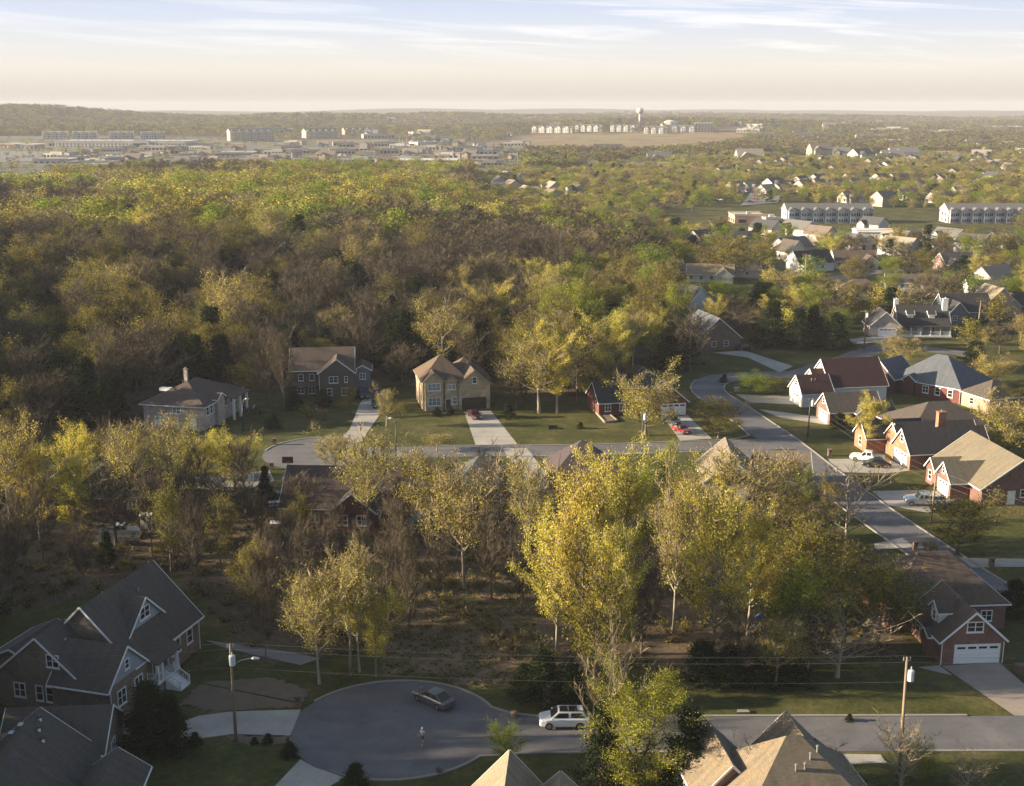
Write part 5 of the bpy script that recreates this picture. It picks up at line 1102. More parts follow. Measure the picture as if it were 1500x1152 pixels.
def grow(seed, H, Rr, base, nprim, form, nsec=5):
    """limb skeleton: list of (points, radii), and the outer sample points"""
    rr = random.Random(seed); limbs = []; outer = []
    tr = []; ph = rr.uniform(0, 6); lean = rr.uniform(-.05, .05)
    for k in range(8):
        t = k/7; tr.append(Vector((lean*H*t+.18*math.sin(ph+t*5)*t*H*.05, .2*math.cos(ph*2+t*4)*t*H*.05, H*.95*t)))
    r0 = .05+H*.0105; limbs.append((tr, [r0*(1-.9*(k/7)**.9)*(1.25 if k == 0 else 1) for k in range(8)]))
    for i in range(nprim):
        t = base+(1-base)*((i+rr.random()*.8)/nprim); t = min(t, .97)
        k = min(6, int(t*7)); p0 = tr[k].lerp(tr[k+1], t*7-k)
        u = (t-base)/(1-base)
        prof = {'up': .35+.75*math.sin(PI*min(1, u*.82+.12)), 'spread': .55+.6*math.sin(PI*(u*.6+.15)), 'cone': 1.05-u*.95, 'tall': .42+.6*math.sin(PI*(u*.75+.2))}[form]
        Ln = Rr*prof*rr.uniform(.7, 1.2); az = i*2.4+rr.uniform(-.5, .5)
        el = {'up': .55+.5*u, 'spread': .45+.4*u, 'cone': .05, 'tall': .75+.4*u}[form]+rr.uniform(-.2, .2)
        d = Vector((math.cos(az)*math.cos(el), math.sin(az)*math.cos(el), math.sin(el))); Lb = Ln/max(.35, math.cos(el))
        pts = [p0]; 
        for j in range(1, 5):
            d = (d+Vector((rr.uniform(-.22, .22), rr.uniform(-.22, .22), .16 if form != 'cone' else -.03))).normalized(); pts.append(pts[-1]+d*Lb/4)
        rb = max(.025, r0*(1-t)*.55+.03); limbs.append((pts, [rb*(1-.2*j) for j in range(5)]))
        for q in range(nsec):
            s = .25+.75*(q+rr.random())/nsec; s = min(s, .99)*4; k2 = int(s); pp_ = pts[k2].lerp(pts[k2+1], s-k2)
            dd = (pts[k2+1]-pts[k2]).normalized(); e = (dd+Vector((rr.uniform(-1, 1), rr.uniform(-1, 1), rr.uniform(-.4, .9)))).normalized(); Ls = Lb*rr.uniform(.22, .5)
            sp = [pp_, pp_+e*Ls*.5, pp_+(e+Vector((0, 0, .25))).normalized()*Ls]
            limbs.append((sp, [rb*.4, rb*.26, rb*.12])); outer += [(sp[0], sp[1]), (sp[1], sp[2]), (sp[1], sp[2])]
        outer += [(pts[2], pts[3]), (pts[3], pts[4])]
    outer += [(tr[6], tr[7])]*4
    return limbs, outer, rr
def tree_meshes(kind, seed, H=16, Rr=4, base=.3, nprim=20, form='up', leaves=4000, lsize=.27, twigs=900, tlen=1.1, tw=.035, bark=None, jit=.5, twm=None, split=True, nsec=5, sides=5):
    limbs, outer, rr = grow(seed, H, Rr, base, nprim, form, nsec)
    zm = max(q.z for p, r in limbs for q in p); rs = sorted(math.hypot(q.x, q.y) for a, b in outer for q in (a, b)); kr = Rr*.88/rs[int(len(rs)*.93)]; kz = (H-.3)/zm
    fx = lambda q: Vector((q.x*kr, q.y*kr, q.z*kz))
    limbs = [([fx(q) for q in p], r) for p, r in limbs]; outer = [(fx(a), fx(b)) for a, b in outer]
    t = MB()
    for i, (p, r) in enumerate(limbs):
        t.tube(p, r, sides if i == 0 else (4 if i < 40 and len(p) == 5 else 3), 0, cap=False)
    m = MB() if split else t; b0 = 0 if split else 1
    for k in range(twigs):
        a, b = rr.choice(outer); p = a.lerp(b, rr.random()); d = ((b-a).normalized()*.8+Vector((rr.uniform(-1, 1), rr.uniform(-1, 1), rr.uniform(-.3, 1.1)))).normalized()
        l = tlen*rr.uniform(.5, 1.4); s = d.orthogonal().normalized()*tw; w = d.cross(s); s = s*math.cos(k)+w*math.sin(k); mid_ = p+d*l*.55+Vector((rr.uniform(-.1, .1), rr.uniform(-.1, .1), .05))*l
        i = len(m.v); m.v += [tuple(p-s), tuple(p+s), tuple(mid_+s*.7), tuple(p+d*l), tuple(mid_-s*.7)]; m.f.append((i, i+1, i+2, i+3, i+4)); m.mi.append(b0)
    cs = []
    clump = [rr.choice(outer) for _ in range(max(20, leaves//14))]
    for k in range(leaves):
        a, b = rr.choice(clump); p = a.lerp(b, rr.random()*1.15); cs.append(p+Vector((rr.gauss(0, jit), rr.gauss(0, jit), rr.gauss(0, jit*.8))))
    cloud(m, cs, lsize, rr, b0+1)
    bk = bark or BARK; tg = twm or TWIG
    if split: return t.mesh('trunk', bk, True), m.mesh('crown', [tg, LF[kind]])
    return t.mesh('tree', [bk, tg, LF[kind]])
PRO = {
 'yellow': [tree_meshes('yellow', 11+i, base=.28, form='tall', leaves=19000, lsize=.155, twigs=1000, bark=BARKW, twm=TWIGL, jit=.3) for i in range(4)],
 'olive': [tree_meshes('olive', 31+i, base=.25, form='up', leaves=9000, lsize=.2, twigs=1300, jit=.55, Rr=4.4) for i in range(3)],
 'green': [tree_meshes('green', 51+i, base=.18, form='up', leaves=10000, lsize=.25, twigs=500, jit=.6, Rr=4.6) for i in range(3)],
 'bare': [tree_meshes('bare', 71+i, base=.3, form='tall' if i % 2 else 'up', leaves=350, lsize=.2, twigs=2600, tlen=1.3, tw=.026, nsec=7) for i in range(4)],
 'pale': [tree_meshes('bare', 91+i, base=.25, form='up', leaves=250, lsize=.16, twigs=800, tlen=1.0, tw=.026, nsec=6, bark=BARKW, twm=TWIGL) for i in range(2)],
 'bud': [tree_meshes('yellow', 111+i, base=.4, form='tall', leaves=6500, lsize=.14, twigs=2200, tlen=1.2, tw=.026, nsec=6, bark=BARKW, twm=TWIGL, jit=.5) for i in range(3)],
 'round': [tree_meshes('yellow', 131+i, base=.2, nprim=26, form='spread', leaves=7500, lsize=.2, twigs=2800, bark=BARK, twm=TWIGL, Rr=5, jit=.45) for i in range(2)],
 'cedar': [tree_meshes('cedar', 151+i, base=.05, nprim=60, form='cone', leaves=9000, lsize=.36, twigs=0, jit=.42, Rr=3.2, nsec=3) for i in range(2)],
 'bushy': [tree_meshes('feather', 171+i, base=.04, nprim=34, form='up', leaves=34000, lsize=.15, twigs=600, jit=.4, Rr=4.8) for i in range(2)],
}
PR0 = {k: (5.0 if k == 'round' else 4.8 if k == 'bushy' else 3.2 if k == 'cedar' else 4.6 if k == 'green' else 4.4 if k == 'olive' else 4.0) for k in PRO}
NAME = {'yellow': 'yellow_tree', 'olive': 'olive_tree', 'green': 'green_tree', 'bare': 'bare_tree', 'pale': 'pale_barked_tree', 'bud': 'budding_tree', 'round': 'ornamental_tree', 'cedar': 'evergreen_tree', 'bushy': 'bushy_tree'}
TREES = []
def tree_w(x, y, H, r, kind, label, group=None, cat='tree'):
    v = rnd.choice(PRO[kind]); s = r/PR0[kind]
    t = thing(NAME[kind], label, cat, (x, y, hgt(x, y)-.1), rnd.uniform(0, 2*PI), group); t.scale = (s, s, H/16.0)
    a = link('trunk', v[0], t); b = link('crown', v[1], t); TREES.append((x, y, r)); return t
def tree(px, py, top, wpx, kind, label, group=None, cat='tree'):
    x, y = at(px, py); H = zat(x, y, top)-hgt(x, y); return tree_w(x, y, H*1.02, wpx/2/ppm(y, H*.6), kind, label, group, cat)
T = tree
# trees that can be told apart, front to back
T(222, 1098, 1002, 92, 'cedar', 'dark rounded evergreen between the two dark houses at the lower left, beside the drive'); T(252, 1100, 1018, 66, 'cedar', 'smaller dark evergreen touching the right side of the rounded one by the drive')
T(468, 1002, 812, 104, 'bud', 'yellow-topped tree with a pale forked trunk left of the nearest cul-de-sac'); T(512, 990, 792, 100, 'bud', 'taller yellow tree just right of the pale-trunked one, above the nearest cul-de-sac')
T(527, 985, 800, 70, 'bud', 'thin bare-stemmed tree between the tall yellow tree and the small green-topped one'); T(551, 992, 852, 78, 'yellow', 'small green-topped tree, rightmost of the trio above the nearest cul-de-sac')
T(928, 1152, 968, 160, 'bushy', 'big feathery bright green evergreen at the bottom centre beside the white SUV'); T(1000, 1165, 1040, 90, 'cedar', 'dark green flank tree against the right side of the big feathery evergreen'); T(880, 1156, 1030, 70, 'cedar', 'dark lower tree hugging the left side of the big feathery evergreen'); T(892, 1150, 898, 110, 'pale', 'bare pale-branched tree poking up through the big feathery evergreen')
T(1318, 1166, 1052, 112, 'pale', 'bare reddish sapling in front of the leaning utility pole'); T(1190, 1190, 1112, 140, 'bud', 'orange-brown twiggy tree at the bottom edge before the orange brick house'); T(1112, 1180, 1076, 80, 'pale', 'thin bare tree in front of the tan roof of the orange brick house'); T(1415, 1175, 1112, 100, 'pale', 'low bare twiggy tree at the bottom edge right of the leaning pole'); T(1345, 1140, 1085, 60, 'bushy', 'round green shrub-like tree at the foot of the leaning pole')
for a in ((850, 985, 652, 120, 'yellow', 'tall dense yellow tree at the left of the sunlit grove, tips leaning left'), (815, 960, 720, 110, 'yellow', 'ragged yellow tree forming the far left edge of the sunlit grove'), (895, 1000, 740, 90, 'yellow', 'orange-yellow tree low in the left part of the sunlit grove'), (870, 1010, 800, 110, 'olive', 'olive tree at the foot of the left part of the sunlit grove'),
          (914, 852, 642, 118, 'yellow', 'tree with bare pale trunk and wide yellow crown at the back of the sunlit grove'), (880, 850, 648, 90, 'yellow', 'yellow tree behind the tall dense one in the sunlit grove'), (985, 930, 668, 90, 'bud', 'leaning tree with long bare pale trunk right of the dark gap in the grove'), (1010, 860, 668, 110, 'yellow', 'bright yellow tree at the upper middle of the sunlit grove'),
          (1042, 975, 700, 128, 'yellow', 'large bright yellow tree with long pale trunk at the centre of the sunlit grove'), (1075, 830, 662, 140, 'bud', 'brownish yellow twiggy tree at the back of the sunlit grove'), (1095, 930, 725, 96, 'yellow', 'orange-yellow tree right of the large bright yellow one'), (1128, 810, 655, 120, 'bud', 'pinkish twiggy tree at the right back of the sunlit grove'), (1238, 806, 672, 120, 'pale', 'bare pink-grey tree beside the right-hand street, above the olive trees'),
          (1150, 975, 822, 120, 'green', 'vivid green tree low in the right half of the grove'), (1190, 900, 752, 130, 'olive', 'olive tree in the upper right half of the grove'), (1235, 950, 785, 140, 'olive', 'large olive tree at the right of the grove'), (1285, 945, 818, 130, 'olive', 'olive-brown tree next to the brick house with the dormer'), (1305, 905, 826, 80, 'bud', 'orange-tinted tree touching the left side of the dormered brick house'), (1145, 870, 735, 110, 'olive', 'dark olive tree behind the vivid green one'),
          (1226, 992, 880, 150, 'pale', 'bare pale-branched tree in front of the olive trees, over the shaded lawn'), (600, 940, 800, 44, 'bare', 'thin bare tree at the left side of the brushy clearing'), (640, 905, 770, 50, 'bare', 'thin bare tree at the back of the brushy clearing'), (720, 880, 740, 60, 'bare', 'thin bare tree at the right back of the brushy clearing'), (765, 900, 760, 60, 'bare', 'thin bare tree between the clearing and the sunlit grove'), (1136, 1005, 890, 90, 'bud', 'slim twiggy yellow tree left of the bare pale-branched one'), (1185, 985, 880, 90, 'bare', 'thin brown bare tree between the slim yellow and the pale bare trees'), (1080, 1000, 880, 80, 'bare', 'thin dark bare tree right of the long pale trunk in the grove'),
          (940, 960, 800, 70, 'bare', 'dim bare tree standing in the dark gap of the grove'),
          (540, 792, 632, 100, 'bud', 'tall yellow-tipped bare tree in front of the red brick house'), (680, 862, 648, 118, 'bud', 'wide bare tree with yellow tips in front of the middle road'), (436, 790, 690, 80, 'bare', 'slim bare tree at the corner of the red brick house'), (735, 815, 660, 100, 'bare', 'reddish bare tree left of the sunlit grove'), (625, 800, 655, 100, 'bud', 'bare tree between the two yellow-tipped ones at the centre'), (590, 790, 690, 70, 'bare', 'thin bare tree by the porch of the red brick house'), (775, 830, 668, 80, 'bud', 'golden tipped bare tree right before the sunlit grove'),
          (60, 800, 628, 80, 'yellow', 'pale yellow tree second from the left edge'), (115, 800, 640, 84, 'yellow', 'yellow tree third from the left edge with a lower shaded half'), (15, 800, 600, 90, 'bud', 'orange-brown twiggy tree at the left edge'), (190, 760, 612, 86, 'bud', 'tall golden twiggy tree left of the pale brick house'), (120, 745, 612, 80, 'yellow', 'bright orange-yellow tree behind the left yellow trees'), (250, 740, 602, 96, 'bud', 'twiggy golden tree in front of the pale brick house'), (170, 800, 680, 120, 'bare', 'wide grey bare tree over the roof of the left brick house'),
          (300, 715, 630, 100, 'yellow', 'yellow tree under the white garage door of the pale brick house'), (345, 722, 628, 90, 'yellow', 'brightest small yellow tree left of the middle cul-de-sac'), (330, 790, 680, 120, 'bare', 'grey bare tree beside the concrete patch at the left'), (490, 700, 625, 70, 'bud', 'golden twiggy tree covering the right of the middle cul-de-sac'),
          (790, 605, 480, 110, 'bud', 'tall brown twiggy tree right of the stone house'), (816, 605, 468, 84, 'yellow', 'tallest yellow-crowned tree right of the stone house'), (845, 590, 500, 60, 'bare', 'slim bare tree behind the yellow-crowned one right of the stone house'), (757, 600, 520, 70, 'bare', 'bare tree nearest the right wall of the stone house'), (590, 565, 500, 62, 'bare', 'small bare tree between the dark and the stone houses'), (640, 660, 632, 50, 'bud', 'low golden shrub-tree on the lawn edge of the stone house'),
          (946, 638, 530, 100, 'round', 'round olive-gold tree in front of the dark red brick house with white garage door'), (1052, 642, 580, 84, 'olive', 'low spreading green tree at the corner of the middle road and the bend'), (1105, 578, 548, 60, 'green', 'low green shrubby tree on the island lawn inside the bend'), (1140, 577, 552, 50, 'olive', 'second low shrubby tree on the island lawn'),
          (1474, 672, 568, 100, 'round', 'large round golden tree above the tan roofed house at the right edge'), (1272, 658, 572, 62, 'yellow', 'slim yellow tree on the lawn between the small brick house and the pickup'), (1402, 625, 588, 56, 'green', 'small green tree right of the dark red brick house'), (1452, 562, 514, 66, 'round', 'small bright golden tree beside the dark shrub at right'), (1425, 540, 500, 46, 'cedar', 'dark shrub just left of the small bright golden tree'), (1402, 812, 714, 120, 'olive', 'small twiggy tree on the lawn below the tan roofed house'), (1490, 600, 560, 60, 'olive', 'yellow-green tree top at the right edge above the round golden tree'),
          (1320, 545, 488, 70, 'bud', 'twiggy tree between the red roofed house and the porch house'), (1128, 508, 440, 56, 'cedar', 'leftmost dark evergreen below the upper street'), (1165, 512, 452, 50, 'cedar', 'middle dark evergreen below the upper street'), (1192, 508, 448, 40, 'cedar', 'pointed dark evergreen below the upper street'), (1222, 512, 458, 50, 'cedar', 'rightmost dark evergreen below the upper street'), (1085, 500, 450, 60, 'bare', 'dim bare tree left of the dark evergreens'),
          (1141, 442, 385, 72, 'round', 'round orange-gold tree beside the small blush house'), (1058, 408, 340, 112, 'olive', 'largest brown-green tree at the upper street, behind the three tan gables'), (1205, 450, 410, 60, 'round', 'orange tinted tree left of the cream cottage'), (1290, 460, 408, 56, 'olive', 'tree touching the right wall of the cream cottage'), (1350, 450, 400, 60, 'bare', 'spreading bare tree before the long white house'), (1380, 460, 395, 70, 'bare', 'wide bare tree right of the long white house'), (1452, 470, 440, 36, 'cedar', 'small bright-edged evergreen before the blush gable'),
          (940, 420, 375, 60, 'olive', 'tree at the left of the lit lawn by the upper street'), (1010, 545, 450, 70, 'bare', 'dim tree left of the blue-black roofed brick house'), (985, 540, 470, 70, 'cedar', 'dark evergreen at the shaded wood edge left of the bend'), (395, 372, 290, 70, 'bud', 'dark-limbed tree over the wide grey roof on the hillside'), (500, 400, 345, 50, 'bud', 'golden twiggy tree over the second grey roof on the hillside'), (755, 440, 402, 72, 'round', 'pale yellow-green round tree standing out of the shaded middle wood'), (340, 520, 390, 90, 'bud', 'tall pale twiggy tree on the slope above the pale brick house'), (455, 500, 452, 60, 'pale', 'pale fan-shaped bare tree right behind the dark two-storey house'), (190, 470, 372, 110, 'bud', 'wide pinkish twiggy tree on the left hillside'), (155, 560, 470, 80, 'olive', 'olive-green tree low on the left hillside')):
    T(*a)
# bushes
for a in ((417, 604, 470, 46, 'bare', 'slim bare tree before the left end of the dark two-storey house'), (395, 596, 500, 60, 'bare', 'bare tree on the lawn edge between the pale brick and the dark houses'), (566, 625, 560, 34, 'bud', 'small twiggy tree right of the shaded drive with three cars'), (360, 585, 520, 50, 'olive', 'dim olive tree behind the motorcycles'), (905, 590, 525, 60, 'bare', 'bare tree left of the dark red brick house with white garage door'), (870, 590, 500, 60, 'olive', 'olive tree at the wood edge right of the lawn bench')):
    T(*a)
for a in ((798, 1032, 952, 76, 'dark privet clump above the white SUV, left of three'), (836, 1036, 966, 64, 'dark privet clump right above the white SUV, middle of three'), (768, 1020, 972, 50, 'small dark privet clump, leftmost of those above the stump'), (1030, 1000, 940, 70, 'dark privet at the foot of the sunlit grove, left of the four in a row'), (1068, 1003, 945, 66, 'dark privet at the foot of the grove, second of the four in a row'), (1108, 1003, 948, 66, 'dark privet at the foot of the grove, third of the four in a row'), (1160, 1000, 955, 60, 'dark privet at the foot of the grove, rightmost of the four in a row')):
    T(a[0], a[1], a[2], a[3], 'cedar', a[4], None, 'shrub')
def bush(px, py, w, label, kind='cedar', hk=.9, group=None):
    x, y = at(px, py); r = w/2/ppm(y); return tree_w(x, y, r*2*hk, r, kind, label, group, 'shrub')
for px, py, w, k, lb in ((424, 1108, 28, 'cedar', 'dark round shrub on the grass left of the nearest cul-de-sac'), (284, 1090, 22, 'cedar', 'small dark shrub below the drive, right of the evergreens'), (372, 1090, 14, 'cedar', 'tiny dark shrub on the bare soil right of the lamp pole'), (392, 1088, 18, 'cedar', 'low dark shrub on the bare soil farthest right of the lamp pole'), (520, 1160, 50, 'cedar', 'dark shrub at the bottom edge below the nearest cul-de-sac'), (644, 1134, 14, 'bare', 'dark red shrub at the near edge of the cul-de-sac'), (740, 1110, 60, 'green', 'thin green sapling before the bottom centre house'),
          (1243, 1056, 14, 'cedar', 'tiny dark shrub on the street verge'), (560, 612, 16, 'olive', 'green shrub on the lawn of the dark house'), (450, 612, 22, 'green', 'bright green shrub before the dark house'), (512, 588, 26, 'olive', 'yellowish shrub by the steps of the dark house'), (318, 610, 20, 'cedar', 'dark tall shrub at the corner of the pale brick house'), (640, 608, 14, 'cedar', 'dark clipped shrub left of the stone house door'), (660, 607, 14, 'cedar', 'dark clipped shrub right of the stone house door'), (1228, 627, 26, 'cedar', 'dark shrub bed before the small brick house'), (500, 1000, 40, 'olive', 'yellow-green shrub at the left rim of the nearest cul-de-sac'), (1362, 812, 26, 'olive', 'low shrub beside the short drive on the right'), (1480, 900, 60, 'cedar', 'dark shrub mass right of the dormered brick house'), (1060, 560, 14, 'cedar', 'small dark shrub at the tip of the island lawn'),
          (170, 1060, 26, 'cedar', 'dark shrub at the garage corner of the large left house'), (268, 960, 26, 'cedar', 'dark shrub right of the white porch stairs'), (232, 985, 22, 'cedar', 'low shrub below the white porch railing'), (905, 605, 18, 'cedar', 'dark shrub beside the vegetable bed'), (432, 600, 34, 'cedar', 'dark shrub bed under the left windows of the dark house'), (476, 596, 30, 'cedar', 'dark shrub bed under the gable of the dark house'), (505, 600, 24, 'olive', 'olive shrub at the drive corner of the dark house'), (470, 622, 30, 'bare', 'brown shrub in the middle of the dark house lawn'), (400, 628, 26, 'cedar', 'dark shrub on the slope left of the middle cul-de-sac'), (385, 612, 22, 'olive', 'olive shrub on the slope below the motorcycles'), (590, 610, 26, 'olive', 'olive shrub at the left wall of the stone house'), (745, 612, 24, 'cedar', 'dark shrub at the right wall of the stone house'), (770, 600, 30, 'bare', 'brown shrub at the wood edge right of the stone house'), (850, 628, 12, 'cedar', 'tiny dark shrub on the lawn left of the vegetable bed')):
    bush(px, py, w, lb, k)
# woods: individuals near, stuff far
def clear(x, y, r=0.0):
    for (a, b, q) in FOOT:
        if abs(a-x) < q+r and abs(b-y) < q+r: return False
    for p in ROADS:
        if inpoly(x, y, p): return False
        if len(p) < 40:
            for (a, b) in p:
                if abs(a-x) < 1.5 and abs(b-y) < 1.5: return False
    return True
def infr(x, y, m=25): return abs(x) < .44*y+m
CELL = {}
def spaced(x, y, d):
    i, j = int(x//6), int(y//6)
    k = int(d//6)+1
    for a in range(i-k, i+k+1):
        for b in range(j-k, j+k+1):
            for (u, v) in CELL.get((a, b), ()):
                if (u-x)**2+(v-y)**2 < d*d: return False
    CELL.setdefault((i, j), []).append((x, y)); return True
for x, y, r in TREES: CELL.setdefault((int(x//6), int(y//6)), []).append((x, y))
def bbox(P): return min(p[0] for p in P), max(p[0] for p in P), min(p[1] for p in P), max(p[1] for p in P)
rw = random.Random(5)
cnt = {'bare': 0, 'leaf': 0}
# the shaded thicket between the two streets
P_GAP = wpoly([(905, 1000), (900, 800), (985, 760), (1000, 1000)])
x0, x1, y0, y1 = bbox(P_THK); n = 0
for _ in range(6000):
    x = rw.uniform(x0, x1); y = rw.uniform(y0, y1)
    if not inpoly(x, y, P_THK) or inpoly(x, y, P_CLR) or inpoly(x, y, P_GAP) or not infr(x, y, 12) or not clear(x, y, 1): continue
    if not spaced(x, y, 5.6): continue
    right = x > 3
    if right and rw.random() < .6: continue
    k = rw.choice(('green', 'bud', 'olive', 'olive') if right else ('bare', 'bare', 'bare', 'bare', 'bare', 'bare', 'cedar', 'olive'))
    H = (rw.uniform(5, 9) if right else rw.uniform(9, 14)) if k != 'cedar' else rw.uniform(4, 8)
    tree_w(x, y, H, H*(rw.uniform(.15, .2) if k == 'bare' else rw.uniform(.22, .3)), k, {'bare': 'slender bare grey-brown tree in the shaded thicket below the middle street', 'bud': 'twiggy yellowish tree low inside the sunlit grove', 'olive': 'olive leafing tree among the thicket trees', 'green': 'low fresh green tree inside the sunlit grove', 'cedar': 'small dark evergreen in the shaded thicket'}[k], 'trees of the shaded thicket'); n += 1
    if n > 190: break
# the wooded hillside
pts = []; x0, x1, y0, y1 = bbox(P_FOR)
for _ in range(30000):
    x = rw.uniform(max(x0, -330), x1); y = rw.uniform(y0, min(y1, 1250))
    if not inpoly(x, y, P_FOR) or not infr(x, y, 10) or not clear(x, y, 2): continue
    if spaced(x, y, 5.4+3.2*sm(300, 520, y)): pts.append((x, y))
pts.sort(key=lambda p: p[1]); STUFF = []; ind = 0
for x, y in pts:
    mixn = math.sin(x*.021+1)+math.sin(y*.017+x*.009)+rw.uniform(-1, 1); g_ = sm(-60, 60, x)*.9+sm(330, 600, y)*.6
    g_ = max(g_, .55*sm(380, 470, y)); k = 'bare' if mixn > .8+g_*.8-.7*(1-sm(330, 430, y))*(x < -15) else rw.choice(('bud', 'olive', 'bare', 'bare', 'cedar') if g_ < .5 else ('bud', 'olive', 'green', 'yellow')) if mixn > -.6+g_*.5 else rw.choice(('green', 'olive', 'yellow', 'olive')) if g_ > .4 else rw.choice(('cedar', 'bare', 'olive'))
    if rw.random() < .07+.12*(1-sm(300, 420, y)): k = 'cedar'
    H = (rw.uniform(11, 17)+5*rw.random()**3)*(1 if k != 'cedar' else .7); r = H*rw.uniform(.27, .37)*(1+.6*sm(300, 520, y))
    if ind < 560:
        ind += 1
        tree_w(x, y, H, r, k, {'bare': 'bare brown twiggy tree of the wooded hillside behind the houses', 'bud': 'pale budding tree of the wooded hillside behind the houses', 'olive': 'olive-green tree of the wooded hillside behind the houses', 'green': 'fresh green tree of the wooded hillside behind the houses', 'yellow': 'yellow leafing tree of the wooded hillside behind the houses', 'cedar': 'dark evergreen of the wooded hillside behind the houses'}[k], 'trees of the wooded hillside')
    else: STUFF.append((x, y, H, r, k))
print('hillside', len(pts), ind, 'thicket', n)
# off to the left, where the sun comes from
for _ in range(1500):
    y = rw.uniform(35, 440); x = -.45*y-rw.uniform(8, 95)
    if spaced(x, y, 6): STUFF.append((x, y, rw.uniform(16, 21)*(1-.5*sm(125, 160, y)+.55*sm(190, 230, y)), rw.uniform(4, 5.5), rw.choice(('olive', 'bare', 'bud', 'cedar', 'green'))))
for _ in range(260):                                            # gardens just past the right edge
    y = rw.uniform(112, 420); x = .45*y+rw.uniform(9, 75)
    if clear(x, y, 2) and spaced(x, y, 9): STUFF.append((x, y, rw.uniform(7, 13), rw.uniform(3, 5), rw.choice(('olive', 'green', 'bud', 'bare', 'yellow'))))
# gardens on the right
x0, x1, y0, y1 = bbox(P_RES); gard = 0
P_OPEN = [wpoly(p) for p in ([(1235, 530), (1420, 530), (1400, 478), (1240, 478)], [(1300, 480), (1395, 480), (1395, 452), (1300, 452)], [(935, 455), (1125, 455), (1118, 404), (945, 402)], [(1125, 440), (1250, 440), (1250, 398), (1125, 398)], [(1400, 500), (1500, 500), (1500, 468), (1400, 468)])]
def dens(x, y): return .5+.35*math.sin(x*.013+y*.004)+.35*math.sin(y*.009-x*.006)
for _ in range(60000):
    y = y0+(min(y1, 1500)-y0)*rw.random()**1.15; x = rw.uniform(-40, .45*y+15)
    if not inpoly(x, y, P_RES) or not infr(x, y, 12) or rw.random() > dens(x, y)*(.85 if y > 600 else .85 if y > 480 else .55) or inpoly(x, y, P_PRK) or (rw.random() < .93 and any(inpoly(x, y, p) for p in P_OPEN)): continue
    if not clear(x, y, 3) or any((a-x)**2+(b-y)**2 < (q*.8)**2 for a, b, q in FARH): continue
    if not spaced(x, y, 6.6): continue
    k = rw.choice(('green', 'green', 'olive', 'olive', 'bud', 'bare', 'yellow', 'round') if y < 900 else ('green', 'olive', 'olive', 'bare', 'bud', 'yellow')); k = 'cedar' if rw.random() < .07 else k
    H = rw.uniform(8, 14)*(1 if k != 'round' else .7)*(.72 if y > 600 else .85); r = H*rw.uniform(.38, .52)*(1.2 if y > 600 else 1)
    if gard < 190 and y < 640:
        gard += 1; tree_w(x, y, H, r, k, {'bare': 'bare twiggy garden tree among the houses on the right', 'bud': 'budding garden tree among the houses on the right', 'olive': 'olive-green garden tree among the houses on the right', 'green': 'fresh green garden tree among the houses on the right', 'yellow': 'yellow garden tree among the houses on the right', 'round': 'round golden garden tree among the houses on the right', 'cedar': 'dark evergreen among the houses on the right'}[k], 'garden trees among the houses on the right')
    else: STUFF.append((x, y, H, r, k))
print('garden', gard, 'stuff', len(STUFF))
# distant woods
def fnoise(x, y): return math.sin(x*.0061+1.3)+math.sin(y*.0043+.7)+math.sin(x*.0027-y*.0031)+.7*math.sin(x*.017+y*.011)
FARW = []
for _ in range(420):                                            # loose buildings of the far plain
    y = 1300*(3.4**rw.random()); x = rw.uniform(-.2, .47)*y
    if fnoise(x, y) > .9 or any(inpoly(x, y, p) for p in P_FLD) or inpoly(x, y, P_COM[0]): continue
    far_house(x, y, rw.uniform(-.5, .5), rw.choice((0, 0, 1, 3, 4, 5, 7, 9)), rw.uniform(1.0, 2.2), 'tiny pale building scattered on the hazy far plain', 'pale buildings scattered on the far plain')
for _ in range(170):
    a_, b_ = rw.choice(((90, 300), (300, 560), (560, 760))); px = rw.uniform(a_, b_); py = rw.uniform(212, 252); x, y = at(px, py)
    if inpoly(x, y, P_COM[0]): far_house(x, y, rw.uniform(-.25, .25), rw.choice((1, 3, 6, 7, 8, 9, 6, 7)), rw.uniform(.8, 1.5), 'small shop or house among the distant parking lots', 'small buildings among the distant parking lots')
nf = 0
for _ in range(150000):
    u = rw.random(); y = 640*(5200/640)**(u**.85); x = rw.uniform(-1, 1)*(.45*y+40)
    d = fnoise(x, y)
    if any(inpoly(x, y, p) for p in P_FLD): continue
    com = inpoly(x, y, P_COM[0])
    if com and rw.random() > .05: continue
    if inpoly(x, y, P_FOR) and y < 1250: continue
    if inpoly(x, y, P_RES) and y < 1500: continue
    if not com and y < 2600 and d < -1.0 and rw.random() > .2: continue
    if y >= 2600 and d < -1.5 and rw.random() > .4: continue
    if any((a-x)**2+(b-y)**2 < q*q for a, b, q in FARH): continue
    if y < 2500 and any(inpoly(x, y, p) for p in ROADS): continue
    k = rw.choice(('bare', 'bare', 'olive', 'bud', 'green', 'olive')); k = 'cedar' if rw.random() < .06 else k
    s = 1+y/5200; H = rw.uniform(8, 14)*(.6 if com else 1)*(1+.2*(y > 2600)); FARW.append((x, y, H, H*rw.uniform(.4, .55)*s, k)); nf += 1
    if nf > 34000: break
print('far', len(FARW))
MIDK = {k: tree_meshes(k if k in LF else 'yellow', 200+i, base=.2, nprim=16, form='up', leaves=lv, lsize=ls, twigs=tw_, tlen=1.7, tw=.06, split=False, nsec=4, jit=.7, twm=TWIG if k != 'bud' else TWIGL, sides=4)
        for i, (k, lv, ls, tw_) in enumerate((('bare', 380, .3, 900), ('bud', 600, .34, 700), ('olive', 1500, .5, 200), ('green', 1700, .52, 0), ('yellow', 1300, .46, 200)))}
